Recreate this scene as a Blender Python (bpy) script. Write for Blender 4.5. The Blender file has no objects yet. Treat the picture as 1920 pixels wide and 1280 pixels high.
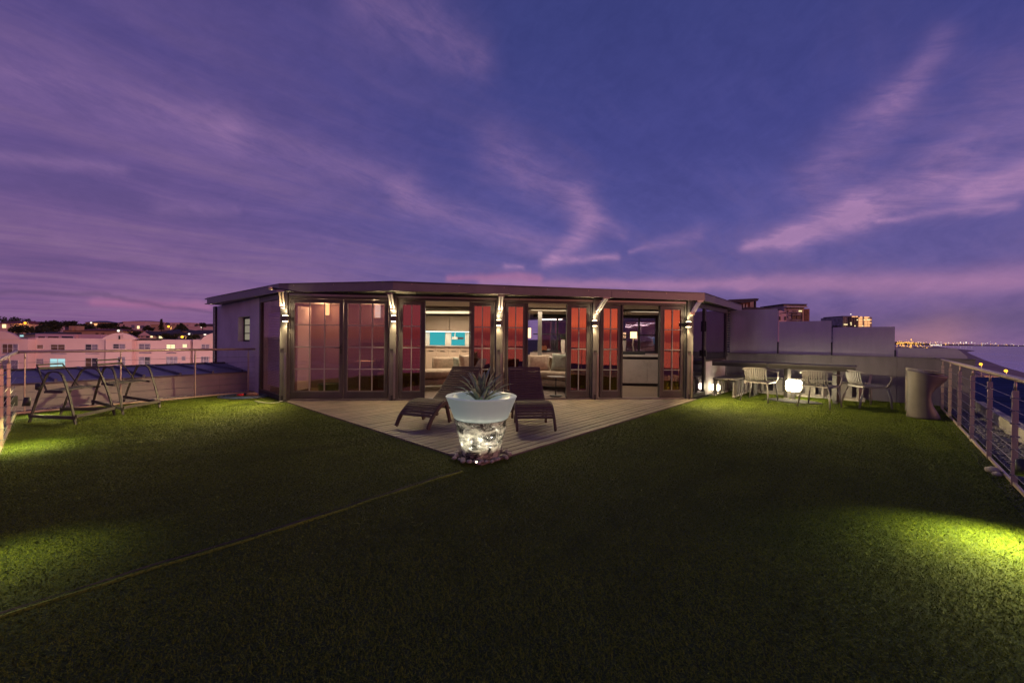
import bpy, bmesh, math, random
from mathutils import Vector, Matrix, noise
random.seed(7)
R = math.radians
scene = bpy.context.scene
C = scene.collection

# ------------------------------------------------------------------ camera
EYE = Vector((0, 0, 1.3)); FOC = 747.0
ROLL = R(0.6); PITCH = math.atan(3 / FOC)
_f = Vector((0, math.cos(PITCH), -math.sin(PITCH)))
_u0 = Vector((0, math.sin(PITCH), math.cos(PITCH))); _r0 = Vector((1, 0, 0))
RIGHT = math.cos(ROLL) * _r0 + math.sin(ROLL) * _u0
UP = -math.sin(ROLL) * _r0 + math.cos(ROLL) * _u0
cam = bpy.data.cameras.new('camera'); camo = bpy.data.objects.new('camera', cam); C.objects.link(camo)
cam.sensor_width = 36; cam.lens = FOC / 1920 * 36; cam.clip_start = 0.05; cam.clip_end = 60000
camo.matrix_world = Matrix.Translation(EYE) @ Matrix((RIGHT, UP, -_f)).transposed().to_4x4()
scene.camera = camo

def ray(u, v):
    return _f + RIGHT * ((u - 960) / FOC) + UP * ((640 - v) / FOC)
def G(u, v, z=0.0):
    d = ray(u, v); t = (z - EYE.z) / d.z
    return EYE + d * t
def D(u, v, Y):
    d = ray(u, v)
    return EYE + d * (Y / d.y)

# ------------------------------------------------------------------ node helpers
class X:
    """socket wrapper with arithmetic"""
    def __init__(s, nt, v): s.nt = nt; s.v = v
    def _m(s, op, *a):
        n = s.nt.nodes.new('ShaderNodeMath'); n.operation = op
        for i, q in enumerate((s,) + a):
            q = q.v if isinstance(q, X) else q
            if isinstance(q, (int, float)): n.inputs[i].default_value = q
            else: s.nt.links.new(q, n.inputs[i])
        return X(s.nt, n.outputs[0])
    def __add__(s, o): return s._m('ADD', o)
    __radd__ = __add__
    def __sub__(s, o): return s._m('SUBTRACT', o)
    def __rsub__(s, o): return X(s.nt, o)._m('SUBTRACT', s)
    def __mul__(s, o): return s._m('MULTIPLY', o)
    __rmul__ = __mul__
    def __truediv__(s, o): return s._m('DIVIDE', o)
    def __rtruediv__(s, o): return X(s.nt, o)._m('DIVIDE', s)
    def pow(s, o): return s._m('POWER', o)
    def max(s, o): return s._m('MAXIMUM', o)
    def min(s, o): return s._m('MINIMUM', o)
    def clamp(s): return s.max(0.0).min(1.0)
    def exp(s): return s._m('EXPONENT')
    def sqrt(s): return s._m('SQRT')
    def abs(s): return s._m('ABSOLUTE')
    def smooth(s, a, b):
        n = s.nt.nodes.new('ShaderNodeMapRange'); n.interpolation_type = 'SMOOTHSTEP'
        s.nt.links.new(s.v, n.inputs[0]); n.inputs[1].default_value = a; n.inputs[2].default_value = b
        return X(s.nt, n.outputs[0])
def mixc(nt, fac, a, b, mode='MIX'):
    n = nt.nodes.new('ShaderNodeMix'); n.data_type = 'RGBA'; n.blend_type = mode
    for s, q in ((0, fac), (6, a), (7, b)):
        q = q.v if isinstance(q, X) else q
        if isinstance(q, (tuple, list)): n.inputs[s].default_value = tuple(q[:3]) + (1,)
        elif isinstance(q, (int, float)): n.inputs[s].default_value = q
        else: nt.links.new(q, n.inputs[s])
    return X(nt, n.outputs[2])
def srgb(r, g, b):
    f = lambda c: (c / 255 / 12.92) if c / 255 <= .04045 else ((c / 255 + .055) / 1.055) ** 2.4
    return (f(r), f(g), f(b))
def comb(nt, x, y, z=0.0):
    n = nt.nodes.new('ShaderNodeCombineXYZ')
    for i, q in enumerate((x, y, z)):
        q = q.v if isinstance(q, X) else q
        if isinstance(q, (int, float)): n.inputs[i].default_value = q
        else: nt.links.new(q, n.inputs[i])
    return n.outputs[0]
def tnoise(nt, vec, scale, detail=4, rough=.5, dist=0.0):
    n = nt.nodes.new('ShaderNodeTexNoise'); n.inputs['Scale'].default_value = scale
    n.inputs['Detail'].default_value = detail; n.inputs['Roughness'].default_value = rough; n.inputs['Distortion'].default_value = dist
    if vec is not None: nt.links.new(vec, n.inputs['Vector'])
    return X(nt, n.outputs[0])

# ------------------------------------------------------------------ world: dusk sky
W = bpy.data.worlds.new('World'); scene.world = W; W.use_nodes = True
nt = W.node_tree; nt.nodes.clear()
tc = nt.nodes.new('ShaderNodeTexCoord'); sp = nt.nodes.new('ShaderNodeSeparateXYZ')
nt.links.new(tc.outputs['Generated'], sp.inputs[0])
dx, dy, dz = (X(nt, sp.outputs[i]) for i in range(3))
az = dx._m('ARCTAN2', dy); el = dz
def azel(u, v):
    d = ray(u, v).normalized(); return math.atan2(d.x, d.y), d.z
SUNA = R(149)                                   # the afterglow lies behind the camera
sdot = (dx * math.sin(SUNA) + dy * math.cos(SUNA)) / ((dx * dx + dy * dy).sqrt().max(.02))
ramp = nt.nodes.new('ShaderNodeValToRGB'); cr = ramp.color_ramp
stops = [(0.0, srgb(126, 96, 142)), (.06, srgb(116, 92, 148)), (.14, srgb(98, 86, 150)), (.26, srgb(80, 78, 150)), (.42, srgb(64, 66, 138)), (.62, srgb(54, 60, 126)), (1.0, srgb(46, 52, 112))]
while len(cr.elements) < len(stops): cr.elements.new(.5)
for e, (p, c) in zip(cr.elements, stops): e.position = p; e.color = c + (1,)
nt.links.new(dz.max(0.0).v, ramp.inputs[0]); base = X(nt, ramp.outputs[0])
# left side is more magenta, under a thin veil
veil = (-1.0 * az).smooth(-.1, .85)
pl = tnoise(nt, comb(nt, dx / (dz + .12), dy / (dz + .12)), .55, 5, .55, .3)
base = mixc(nt, veil * .62, base, mixc(nt, el.smooth(.0, .55), srgb(134, 90, 138), srgb(88, 70, 132)))
# long streaks in the cloud plane, running from the upper left to the lower middle
ppx = dx / (dz + .10); ppy = dy / (dz + .10)
ca, sa = math.cos(R(40)), math.sin(R(40))
wob = tnoise(nt, comb(nt, ppx, ppy), .5, 3, .5)
al = ppx * ca + ppy * sa; ac = ppy * ca - ppx * sa + wob * .9
st = tnoise(nt, comb(nt, al * .42, ac * 1.7), 1.0, 7, .62, .25)
st2 = tnoise(nt, comb(nt, al * .9, ac * 5.0), 1.0, 6, .65, .2)
streak = (st * .75 + st2 * .25).smooth(.44, .70)
base = mixc(nt, streak * (.30 + veil * .50) * el.smooth(.75, .12) , base, srgb(138, 106, 148))
dark = (st * .8 + st2 * .2).smooth(.52, .34)
base = mixc(nt, dark * .30, base, srgb(52, 54, 118))
wx = (tnoise(nt, comb(nt, az, el * 1.6), 5.0, 5, .6) - .5); wy = (tnoise(nt, comb(nt, az + 7.3, el * 1.6), 5.0, 5, .6) - .5)
azw = az + wx * .06; elw = el + wy * .04
def blob(p, q, w0, w1):
    a = azel(*p); b = azel(*q); k = 1 / FOC
    ddx, ddy = b[0] - a[0], b[1] - a[1]; L2 = ddx * ddx + ddy * ddy
    rx = azw - a[0]; ry = elw - a[1]
    t = ((rx * ddx + ry * ddy) / L2).clamp()
    ex = rx - t * ddx; ey = ry - t * ddy
    w = t * ((w1 - w0) * k) + w0 * k
    q2 = (ex * ex + ey * ey) / (w * w)
    return (q2 * -1.6).exp()
wisps = [((1398, 463), (1480, 446), 11, 22, 1.3), ((1480, 446), (1610, 396), 22, 32, 1.05), ((1610, 396), (1760, 338), 28, 46, .62), ((1760, 335), (1900, 190), 42, 62, .30),
         ((1530, 340), (1680, 200), 46, 40, .42), ((1680, 200), (1750, 95), 20, 22, .35), ((1835, 362), (2000, 300), 20, 40, 1.1), ((1650, 412), (1900, 385), 5, 6, .55),
         ((930, 290), (1080, 375), 50, 42, .38), ((1080, 375), (1165, 438), 30, 14, .42), ((1100, 430), (1040, 482), 32, 16, .8), ((1020, 494), (1150, 481), 10, 8, .9),
         ((1180, 474), (1310, 438), 5, 16, .40), ((948, 501), (985, 504), 8, 6, .7), ((760, 370), (1010, 460), 34, 34, .42), ((0, 130), (420, 250), 44, 40, .30), ((420, 250), (760, 350), 36, 42, .28),
         ((0, 296), (230, 318), 9, 8, .32), ((690, -20), (900, 110), 60, 34, .30), ((300, 385), (440, 400), 16, 10, .25)]
tot = None
for p, q, w0, w1, am in wisps:
    m = blob(p, q, w0, w1) * am
    tot = m if tot is None else tot + m
fl = tnoise(nt, comb(nt, az * 1.0 - el * 1.4, el * 5.0 + az * 1.5), 7.0, 8, .68, .4)
tot = tot * (fl.smooth(.22, .75) * .75 + .30)
base = mixc(nt, tot.clamp() * .85, base, srgb(172, 130, 178))
# banks close to the horizon
def band(p, q, w0, w1): return blob(p, q, w0, w1)
pk = (band((905, 530), (1400, 531), 13, 14) + band((1400, 533), (1990, 520), 16, 22)).clamp()
base = mixc(nt, pk * (fl * .6 + .55), base, srgb(162, 118, 164))
gb = (band((1430, 606), (1990, 596), 12, 26) * .9).clamp()
base = mixc(nt, gb * .8, base, srgb(98, 82, 128))
lp = (band((180, 566), (385, 575), 7, 9) + band((0, 548), (160, 556), 4, 4) * .0 + band((840, 520), (1010, 522), 8, 10)).clamp()
base = mixc(nt, lp * .45, base, srgb(182, 114, 156))
ld = (band((0, 541), (200, 552), 5, 4) + band((200, 556), (390, 586), 4, 4)).clamp()
base = mixc(nt, ld * .5, base, srgb(92, 72, 116))
cg = blob((1690, 640), (1760, 642), 26, 40)
base = mixc(nt, cg * .32, base, srgb(214, 150, 130))
mott = tnoise(nt, comb(nt, az + el * .35, el * 2.2 - az * .5), 15.0, 9, .72, .5); mott2 = tnoise(nt, comb(nt, az, el * 1.5), 3.2, 4, .6)
base = mixc(nt, 1.0, base, mixc(nt, (mott * .6 + mott2 * .4).smooth(.3, .7), (.90, .90, .92), (1.12, 1.08, 1.06)), 'MULTIPLY')
hs = nt.nodes.new('ShaderNodeHueSaturation'); hs.inputs['Saturation'].default_value = .97; hs.inputs['Value'].default_value = .97; nt.links.new(base.v, hs.inputs['Color']); base = X(nt, hs.outputs[0])
# afterglow behind the camera
glow = sdot.smooth(.84, 1.0)
base = mixc(nt, sdot.smooth(.25, .97) * el.smooth(.45, .02) * .9, base, (.55, .15, .17))
base = mixc(nt, glow * (el * -14.0).exp().min(1.0), base, (2.5, .72, .22))
base = mixc(nt, sdot.smooth(.1, .7) * el.smooth(.045, .012), base, (.34, .085, .10))
below = el.smooth(.0, -.02)
base = mixc(nt, below, base, (.10, .07, .12))
ns = nt.nodes.new('ShaderNodeTexSky'); ns.sky_type = 'NISHITA'; ns.sun_disc = False; ns.sun_elevation = R(0.5); ns.sun_rotation = SUNA
add = nt.nodes.new('ShaderNodeMix'); add.data_type = 'RGBA'; add.blend_type = 'ADD'; add.inputs[0].default_value = .01
nt.links.new(base.v, add.inputs[6]); nt.links.new(ns.outputs[0], add.inputs[7])
bg = nt.nodes.new('ShaderNodeBackground'); bg.inputs[1].default_value = 1.0
nt.links.new(add.outputs[2], bg.inputs[0]); wo = nt.nodes.new('ShaderNodeOutputWorld'); nt.links.new(bg.outputs[0], wo.inputs[0])
W.cycles.sampling_method = 'MANUAL'; W.cycles.sample_map_resolution = 512

# ------------------------------------------------------------------ low afterglow sun, exposure
sl = bpy.data.lights.new('afterglow_sun', 'SUN'); sl.energy = .72; sl.angle = R(16); sl.color = (1, .42, .30)
slo = bpy.data.objects.new('afterglow_sun', sl); C.objects.link(slo)
slo.rotation_euler = Vector((math.sin(R(126)), math.cos(R(126)), math.tan(R(7)))).to_track_quat('Z', 'Y').to_euler()
scene.view_settings.view_transform = 'Standard'; scene.view_settings.look = 'None'
scene.view_settings.gamma = 1; scene.view_settings.exposure = 0; scene.view_settings.use_curve_mapping = False
scene.render.engine = 'CYCLES'
scene.cycles.use_denoising = True; scene.cycles.max_bounces = 8; scene.cycles.diffuse_bounces = 3; scene.cycles.transparent_max_bounces = 12
scene.cycles.glossy_bounces = 4; scene.cycles.transmission_bounces = 6; scene.cycles.sample_clamp_indirect = 4
scene.cycles.caustics_reflective = False; scene.cycles.caustics_refractive = False

# ------------------------------------------------------------------ materials
MATS = {}
def mat(name, col, rough=.6, metal=0.0, var=.12, scale=6.0, bump=.0, bscale=None, emit=None, es=0.0, coat=0.0, col2=None, stretch=None, spec=None, trans=0.0, wspace=False):
    m = bpy.data.materials.new(name); m.use_nodes = True; nt = m.node_tree; b = nt.nodes['Principled BSDF']
    tc = nt.nodes.new('ShaderNodeTexCoord'); vec = tc.outputs['Object']
    if wspace:
        g = nt.nodes.new('ShaderNodeNewGeometry'); vec = g.outputs['Position']
    if stretch:
        mp = nt.nodes.new('ShaderNodeMapping'); mp.inputs['Scale'].default_value = stretch; nt.links.new(vec, mp.inputs[0]); vec = mp.outputs[0]
    n = tnoise(nt, vec, scale, 6, .6)
    c2 = col2 or tuple(c * (1 - var * 2.2) for c in col)
    cc = mixc(nt, n.smooth(.3, .7), c2, tuple(min(1, c * (1 + (0 if col2 else var))) for c in col))
    oi = nt.nodes.new('ShaderNodeObjectInfo'); rnd = X(nt, oi.outputs['Random'])
    cc = mixc(nt, (rnd * .5 + .25) * var * 2, cc, tuple(c * .55 for c in col))
    nt.links.new(cc.v, b.inputs['Base Color'])
    b.inputs['Metallic'].default_value = metal
    nt.links.new((n * .25 + (rough - .12)).clamp().v, b.inputs['Roughness'])
    if coat: b.inputs['Coat Weight'].default_value = coat; b.inputs['Coat Roughness'].default_value = .08
    if spec is not None: b.inputs['Specular IOR Level'].default_value = spec
    if trans: b.inputs['Transmission Weight'].default_value = trans
    if bump:
        bn = tnoise(nt, vec, bscale or scale * 6, 5, .65); bp = nt.nodes.new('ShaderNodeBump'); bp.inputs['Strength'].default_value = bump
        bp.inputs['Distance'].default_value = .01; nt.links.new(bn.v, bp.inputs['Height']); nt.links.new(bp.outputs[0], b.inputs['Normal'])
    if emit: b.inputs['Emission Color'].default_value = tuple(emit) + (1,); b.inputs['Emission Strength'].default_value = es
    MATS[name] = m; return m
def emis(name, col, s):
    m = bpy.data.materials.new(name); m.use_nodes = True; nt = m.node_tree; nt.nodes.clear()
    e = nt.nodes.new('ShaderNodeEmission'); e.inputs[0].default_value = tuple(col) + (1,); e.inputs[1].default_value = s
    o = nt.nodes.new('ShaderNodeOutputMaterial'); nt.links.new(e.outputs[0], o.inputs[0]); MATS[name] = m; return m
def glassmat(name, refl, gcol, tcol, rough=.02, bumps=0.0):
    m = bpy.data.materials.new(name); m.use_nodes = True; nt = m.node_tree; nt.nodes.clear()
    tr = nt.nodes.new('ShaderNodeBsdfTransparent'); tr.inputs[0].default_value = tuple(tcol) + (1,)
    gl = nt.nodes.new('ShaderNodeBsdfGlossy'); gl.inputs[0].default_value = tuple(gcol) + (1,); gl.inputs[1].default_value = rough
    lw = nt.nodes.new('ShaderNodeLayerWeight'); lw.inputs[0].default_value = .25
    f = (X(nt, lw.outputs['Fresnel']) * .6 + refl).clamp()
    if bumps:
        g = nt.nodes.new('ShaderNodeNewGeometry'); bn = tnoise(nt, g.outputs['Position'], 2.2, 2, .5); bp = nt.nodes.new('ShaderNodeBump')
        bp.inputs['Strength'].default_value = bumps; bp.inputs['Distance'].default_value = .02; nt.links.new(bn.v, bp.inputs['Height']); nt.links.new(bp.outputs[0], gl.inputs['Normal'])
    mx = nt.nodes.new('ShaderNodeMixShader'); nt.links.new(f.v, mx.inputs[0]); nt.links.new(tr.outputs[0], mx.inputs[1]); nt.links.new(gl.outputs[0], mx.inputs[2])
    o = nt.nodes.new('ShaderNodeOutputMaterial'); nt.links.new(mx.outputs[0], o.inputs[0]); MATS[name] = m; return m

mat('frame_metal', (.085, .08, .078), .42, .4, .10, 3, .1, 40)
mat('pillar_metal', (.155, .152, .145), .45, .35, .10, 3, .12, 60)
mat('fascia', (.17, .15, .165), .42, .25, .10, 1.2, .08, 12)
mat('soffit', (.22, .205, .175), .5, .1, .10, 2)
mat('plaster', (.60, .55, .58), .8, 0, .07, 1.6, .25, 30)
mat('parapet_paint', (.24, .215, .225), .72, 0, .12, 1.6, .35, 20, col2=(.145, .13, .14), stretch=(1.6, 1.6, .35))
mat('pinkwall', (.80, .57, .54), .85, 0, .05, .08)
mat('white_wall', (.70, .64, .58), .85, 0, .08, .1)
mat('mauve_wall', (.52, .40, .42), .85, 0, .15, .2)
mat('tan_wall', (.62, .42, .28), .85, 0, .10, .1)
mat('brick_far', (.36, .16, .11), .9, 0, .3, .6)
mat('grey_wall', (.38, .35, .36), .85, 0, .2, .3)
mat('roof_red', (.30, .07, .06), .8, 0, .2, .6)
mat('roof_dark', (.07, .06, .07), .8, 0, .2, .5)
mat('roof_blue', (.075, .085, .16), .45, .5, .2, .8, .1, 10)
mat('roof_sheet', (.12, .125, .20), .42, .55, .2, .9, .1, 14)
mat('upstand', (.36, .31, .31), .8, 0, .12, 1.5, .25, 25, col2=(.26, .23, .24))
mat('concrete', (.40, .38, .35), .85, 0, .15, 3, .4, 40)
mat('steel', (.56, .45, .36), .38, .45, .05, 8, .05, 80, stretch=(1, 1, .08))
mat('steel_dark', (.30, .29, .30), .32, .9, .06, 6)
mat('black_plastic', (.025, .025, .028), .5)
mat('deck_wood', (.27, .215, .17), .62, 0, .32, 2.2, .6, 34, col2=(.14, .11, .09), wspace=True, stretch=None)
mat('floor_wood', (.26, .19, .14), .42, 0, .12, 3, .1)
mat('lounger_wood', (.125, .078, .062), .72, 0, .55, 4, .4, 60, col2=(.06, .038, .032))
mat('stool_wood', (.05, .042, .042), .65, 0, .18, 5, .3, 50)
mat('chair_plastic', (.25, .235, .24), .45, 0, .05, 6, .05)
mat('table_top', (.13, .12, .125), .55, 0, .15, 3, .2)
mat('table_leg', (.055, .05, .05), .6)
mat('bench_wood', (.24, .22, .21), .6, 0, .15, 4, .2)
mat('bench_side', (.50, .46, .42), .6, 0, .08, 3)
mat('moulded', (.115, .10, .10), .5, 0, .10, 3, .15, 20)
mat('moulded_pale', (.28, .25, .22), .55, 0, .08, 3, .1)
mat('soil', (.05, .035, .025), .95, 0, .3, 20, .6)
mat('dark_gravel', (.045, .04, .036), .95, 0, .5, 40, .8, 60)
mat('stone', (.42, .38, .34), .7, 0, .25, 9, .3)
mat('pebble', (.22, .21, .22), .75, 0, .35, 8, .3)
mat('agave', (.42, .52, .32), .5, 0, .18, 9, .1, col2=(.18, .26, .12))
mat('hose', (.06, .085, .14), .4)
mat('red_plastic', (.65, .02, .03), .4)
mat('brush_wood', (.33, .18, .11), .6)
mat('cable', (.55, .55, .5), .5)
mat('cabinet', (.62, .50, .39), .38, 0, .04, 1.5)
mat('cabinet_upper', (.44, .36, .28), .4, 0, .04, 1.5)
mat('interior_wall', (.52, .44, .40), .85, 0, .05, 1)
mat('partition_wall', (.30, .235, .225), .85, 0, .08, 1.5)
mat('lit_bar_metal', (.34, .325, .30), .4, .2, .06, 5)  # light catching the glazing bars, put into a paler metal colour
mat('ceiling_paint', (.60, .54, .47), .8, 0, .04, 1)
mat('sofa', (.36, .29, .22), .9, 0, .10, 14, .4, 90)
mat('cushion_beige', (.46, .38, .30), .9, 0, .10, 12, .4, 90)
mat('cushion_green', (.30, .33, .28), .9, 0, .10, 12, .4, 90)
mat('cushion_blue', (.25, .29, .33), .9, 0, .10, 12, .4, 90)
mat('white_panel', (.80, .74, .72), .6, 0, .03, 2)
mat('counter', (.55, .50, .46), .3, 0, .06, 2)
mat('rug', (.30, .25, .22), .95, 0, .4, 9)
mat('curtain', (.34, .085, .095), .8, 0, .25, 5, .2, stretch=(6, 6, .2))
mat('green_pot', (.03, .07, .055), .4)
mat('terracotta', (.30, .10, .05), .7)
mat('leaf_dark', (.035, .07, .025), .6, 0, .3, 8)
mat('tree_leaf', (.045, .06, .028), .8, 0, .3, .8)
mat('trunk', (.08, .06, .045), .9)
mat('window_dark', (.06, .06, .08), .2, .3, .2, .8)
mat('window_brown', (.20, .12, .07), .4, 0, .3, .8)
mat('window_frame', (.72, .66, .66), .6)
mat('window_mauve', (.30, .26, .34), .3, .2, .2, .8)
mat('fur_picture', (.34, .22, .18), .9, 0, .5, 30, .4)
mat('moulded_white', (.8, .8, .78), .5)
emis('lamp_warm', (1, .80, .46), 55)
emis('lamp_lens', (1, .78, .42), 30)
emis('cube_glow', (1, .84, .52), 42)
emis('small_glow', (1, .84, .52), 13)
emis('sodium', (1, .42, .03), 3.2)
emis('sodium_far', (1, .48, .10), 2.2)
emis('white_far', (1, .85, .72), 1.6)
emis('window_warm', (1, .78, .40), 1.5)
emis('window_cyan', (.50, .88, .92), .85)
emis('window_orange', (1, .48, .20), 1.3)
emis('tv_cyan', (.06, .52, .56), .75)
emis('led_white', (.80, 1, .95), 3.0)
emis('shade_warm', (1, .62, .26), 3.0)
glassmat('glass', .12, (.85, .66, .82), (.84, .72, .70), .015, .05)
glassmat('glass_clear', -.28, (.9, .8, .95), (.86, .80, .84), .02, .05)
glassmat('glass_mid', .15, (.85, .66, .76), (.56, .45, .45), .015, .05)
glassmat('glass_tint', .26, (1.0, .58, .58), (.60, .30, .34), .015, .06)
glassmat('glass_side', .34, (.82, .76, .95), (.42, .38, .44), .02, .05)
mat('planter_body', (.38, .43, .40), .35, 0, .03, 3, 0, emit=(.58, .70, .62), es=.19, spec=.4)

def frosted(name, col, tcol):
    m = bpy.data.materials.new(name); m.use_nodes = True; nt = m.node_tree; nt.nodes.clear()
    g = nt.nodes.new('ShaderNodeNewGeometry')
    mp = nt.nodes.new('ShaderNodeMapping'); mp.inputs['Scale'].default_value = (3, 3, .5); nt.links.new(g.outputs['Position'], mp.inputs[0])
    n = tnoise(nt, mp.outputs[0], 3, 6, .6)
    d = nt.nodes.new('ShaderNodeBsdfDiffuse'); nt.links.new(mixc(nt, n.smooth(.3, .75), tuple(c * .82 for c in col), col).v, d.inputs[0])
    t = nt.nodes.new('ShaderNodeBsdfTranslucent'); t.inputs[0].default_value = tuple(tcol) + (1,)
    gl = nt.nodes.new('ShaderNodeBsdfGlossy'); gl.inputs[0].default_value = (.9, .9, .95, 1); gl.inputs[1].default_value = .12
    tr = nt.nodes.new('ShaderNodeBsdfTransparent'); tr.inputs[0].default_value = (.9, .85, .8, 1)
    a = nt.nodes.new('ShaderNodeMixShader'); a.inputs[0].default_value = .45; nt.links.new(d.outputs[0], a.inputs[1]); nt.links.new(t.outputs[0], a.inputs[2])
    b = nt.nodes.new('ShaderNodeMixShader'); b.inputs[0].default_value = .16; nt.links.new(a.outputs[0], b.inputs[1]); nt.links.new(gl.outputs[0], b.inputs[2])
    c = nt.nodes.new('ShaderNodeMixShader'); c.inputs[0].default_value = .14; nt.links.new(b.outputs[0], c.inputs[1]); nt.links.new(tr.outputs[0], c.inputs[2])
    o = nt.nodes.new('ShaderNodeOutputMaterial'); nt.links.new(c.outputs[0], o.inputs[0]); MATS[name] = m
frosted('frosted_glass', (.66, .63, .62), (.75, .72, .68))

def water_cone():
    m = bpy.data.materials.new('water_over_stone'); m.use_nodes = True; nt = m.node_tree; b = nt.nodes['Principled BSDF']
    tc = nt.nodes.new('ShaderNodeTexCoord'); mp = nt.nodes.new('ShaderNodeMapping'); mp.inputs['Scale'].default_value = (1, 1, 1.5); nt.links.new(tc.outputs['Object'], mp.inputs[0])
    n = tnoise(nt, mp.outputs[0], 9, 9, .66, .8); n2 = tnoise(nt, mp.outputs[0], 34, 5, .7, .6)
    f = (n * .75 + n2 * .3).smooth(.42, .66)
    nt.links.new(mixc(nt, f, (.018, .018, .015), (.66, .64, .50)).v, b.inputs['Base Color'])
    b.inputs['Roughness'].default_value = .18; b.inputs['Coat Weight'].default_value = 1; b.inputs['Coat Roughness'].default_value = .04
    bp = nt.nodes.new('ShaderNodeBump'); bp.inputs['Strength'].default_value = .9; bp.inputs['Distance'].default_value = .025
    nt.links.new((n + n2 * .4).v, bp.inputs['Height']); nt.links.new(bp.outputs[0], b.inputs['Normal'])
    MATS['water_over_stone'] = m
water_cone()

def grass_mat():
    m = bpy.data.materials.new('turf_blade'); m.use_nodes = True; nt = m.node_tree; b = nt.nodes['Principled BSDF']
    g = nt.nodes.new('ShaderNodeNewGeometry'); P = g.outputs['Position']
    n = tnoise(nt, P, 1.3, 6, .7, .4); n2 = tnoise(nt, P, 260, 2, .5); n3 = tnoise(nt, P, 90, 2, .5)
    c = mixc(nt, n.smooth(.3, .7), (.118, .158, .013), (.188, .238, .020))
    c = mixc(nt, n2.smooth(.55, .75), c, (.19, .21, .06)); c = mixc(nt, n3.smooth(.55, .35), c, (.045, .085, .008))
    sp_n = nt.nodes.new('ShaderNodeSeparateXYZ'); nt.links.new(P, sp_n.inputs[0]); x_, y_ = X(nt, sp_n.outputs[0]), X(nt, sp_n.outputs[1])
    pile = tnoise(nt, comb(nt, (x_ * .678 + y_ * .735) * .45, (y_ * .678 - x_ * .735) * 2.4), 1.0, 5, .6, .3); spots = tnoise(nt, P, 3.6, 5, .7)
    c = mixc(nt, pile.smooth(.45, .68) * .42, c, (.05, .068, .012)); c = mixc(nt, spots.smooth(.62, .78) * .45, c, (.17, .165, .05))
    nt.links.new(c.v, b.inputs['Base Color']); b.inputs['Roughness'].default_value = .65; b.inputs['Specular IOR Level'].default_value = .12
    MATS['turf_blade'] = m
    m = bpy.data.materials.new('turf_backing'); m.use_nodes = True; nt = m.node_tree; b = nt.nodes['Principled BSDF']
    g = nt.nodes.new('ShaderNodeNewGeometry'); n = tnoise(nt, g.outputs['Position'], 150, 4, .7)
    nt.links.new(mixc(nt, n.smooth(.35, .65), (.018, .034, .004), (.055, .095, .010)).v, b.inputs['Base Color']); b.inputs['Roughness'].default_value = .9
    bp = nt.nodes.new('ShaderNodeBump'); bp.inputs['Strength'].default_value = .8; bp.inputs['Distance'].default_value = .01; nt.links.new(n.v, bp.inputs['Height']); nt.links.new(bp.outputs[0], b.inputs['Normal'])
    MATS['turf_backing'] = m
grass_mat()

def ground_mats():
    m = bpy.data.materials.new('sea_water'); m.use_nodes = True; nt = m.node_tree; b = nt.nodes['Principled BSDF']
    g = nt.nodes.new('ShaderNodeNewGeometry'); s = nt.nodes.new('ShaderNodeSeparateXYZ'); nt.links.new(g.outputs['Position'], s.inputs[0])
    px, py = X(nt, s.outputs[0]), X(nt, s.outputs[1])
    # distance off a straight coast that runs away to the upper right
    off = px * .735 - py * .678
    lon = px * .678 + py * .735
    wob = tnoise(nt, comb(nt, lon * .004, off * .004), 1.0, 3, .5)
    band1 = tnoise(nt, comb(nt, lon * .003, off * .022 + wob * 2.0), 1.0, 7, .62)
    near = ((off + wob * 90) * -1.0).smooth(-330, -60)
    foam = (band1.smooth(.46, .62) * .75 + .15) * near + near.pow(3.0) * .5
    nt.links.new(mixc(nt, foam.clamp(), (.20, .17, .24), (.95, .82, .90)).v, b.inputs['Base Color'])
    nt.links.new((foam * .16 + .14).clamp().v, b.inputs['Roughness'])
    wn = tnoise(nt, comb(nt, lon * .02, off * .09), 1.0, 6, .65); bp = nt.nodes.new('ShaderNodeBump'); bp.inputs['Strength'].default_value = .16; bp.inputs['Distance'].default_value = 1.2
    nt.links.new(wn.v, bp.inputs['Height']); nt.links.new(bp.outputs[0], b.inputs['Normal']); MATS['sea_water'] = m
ground_mats()
mat('beach_sand', (.40, .27, .20), .8, 0, .15, .02, wspace=True)
mat('land', (.06, .055, .045), .9, 0, .35, .03, wspace=True)
mat('far_hill', (.085, .065, .085), 1, 0, .15, .002, wspace=True)

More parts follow.
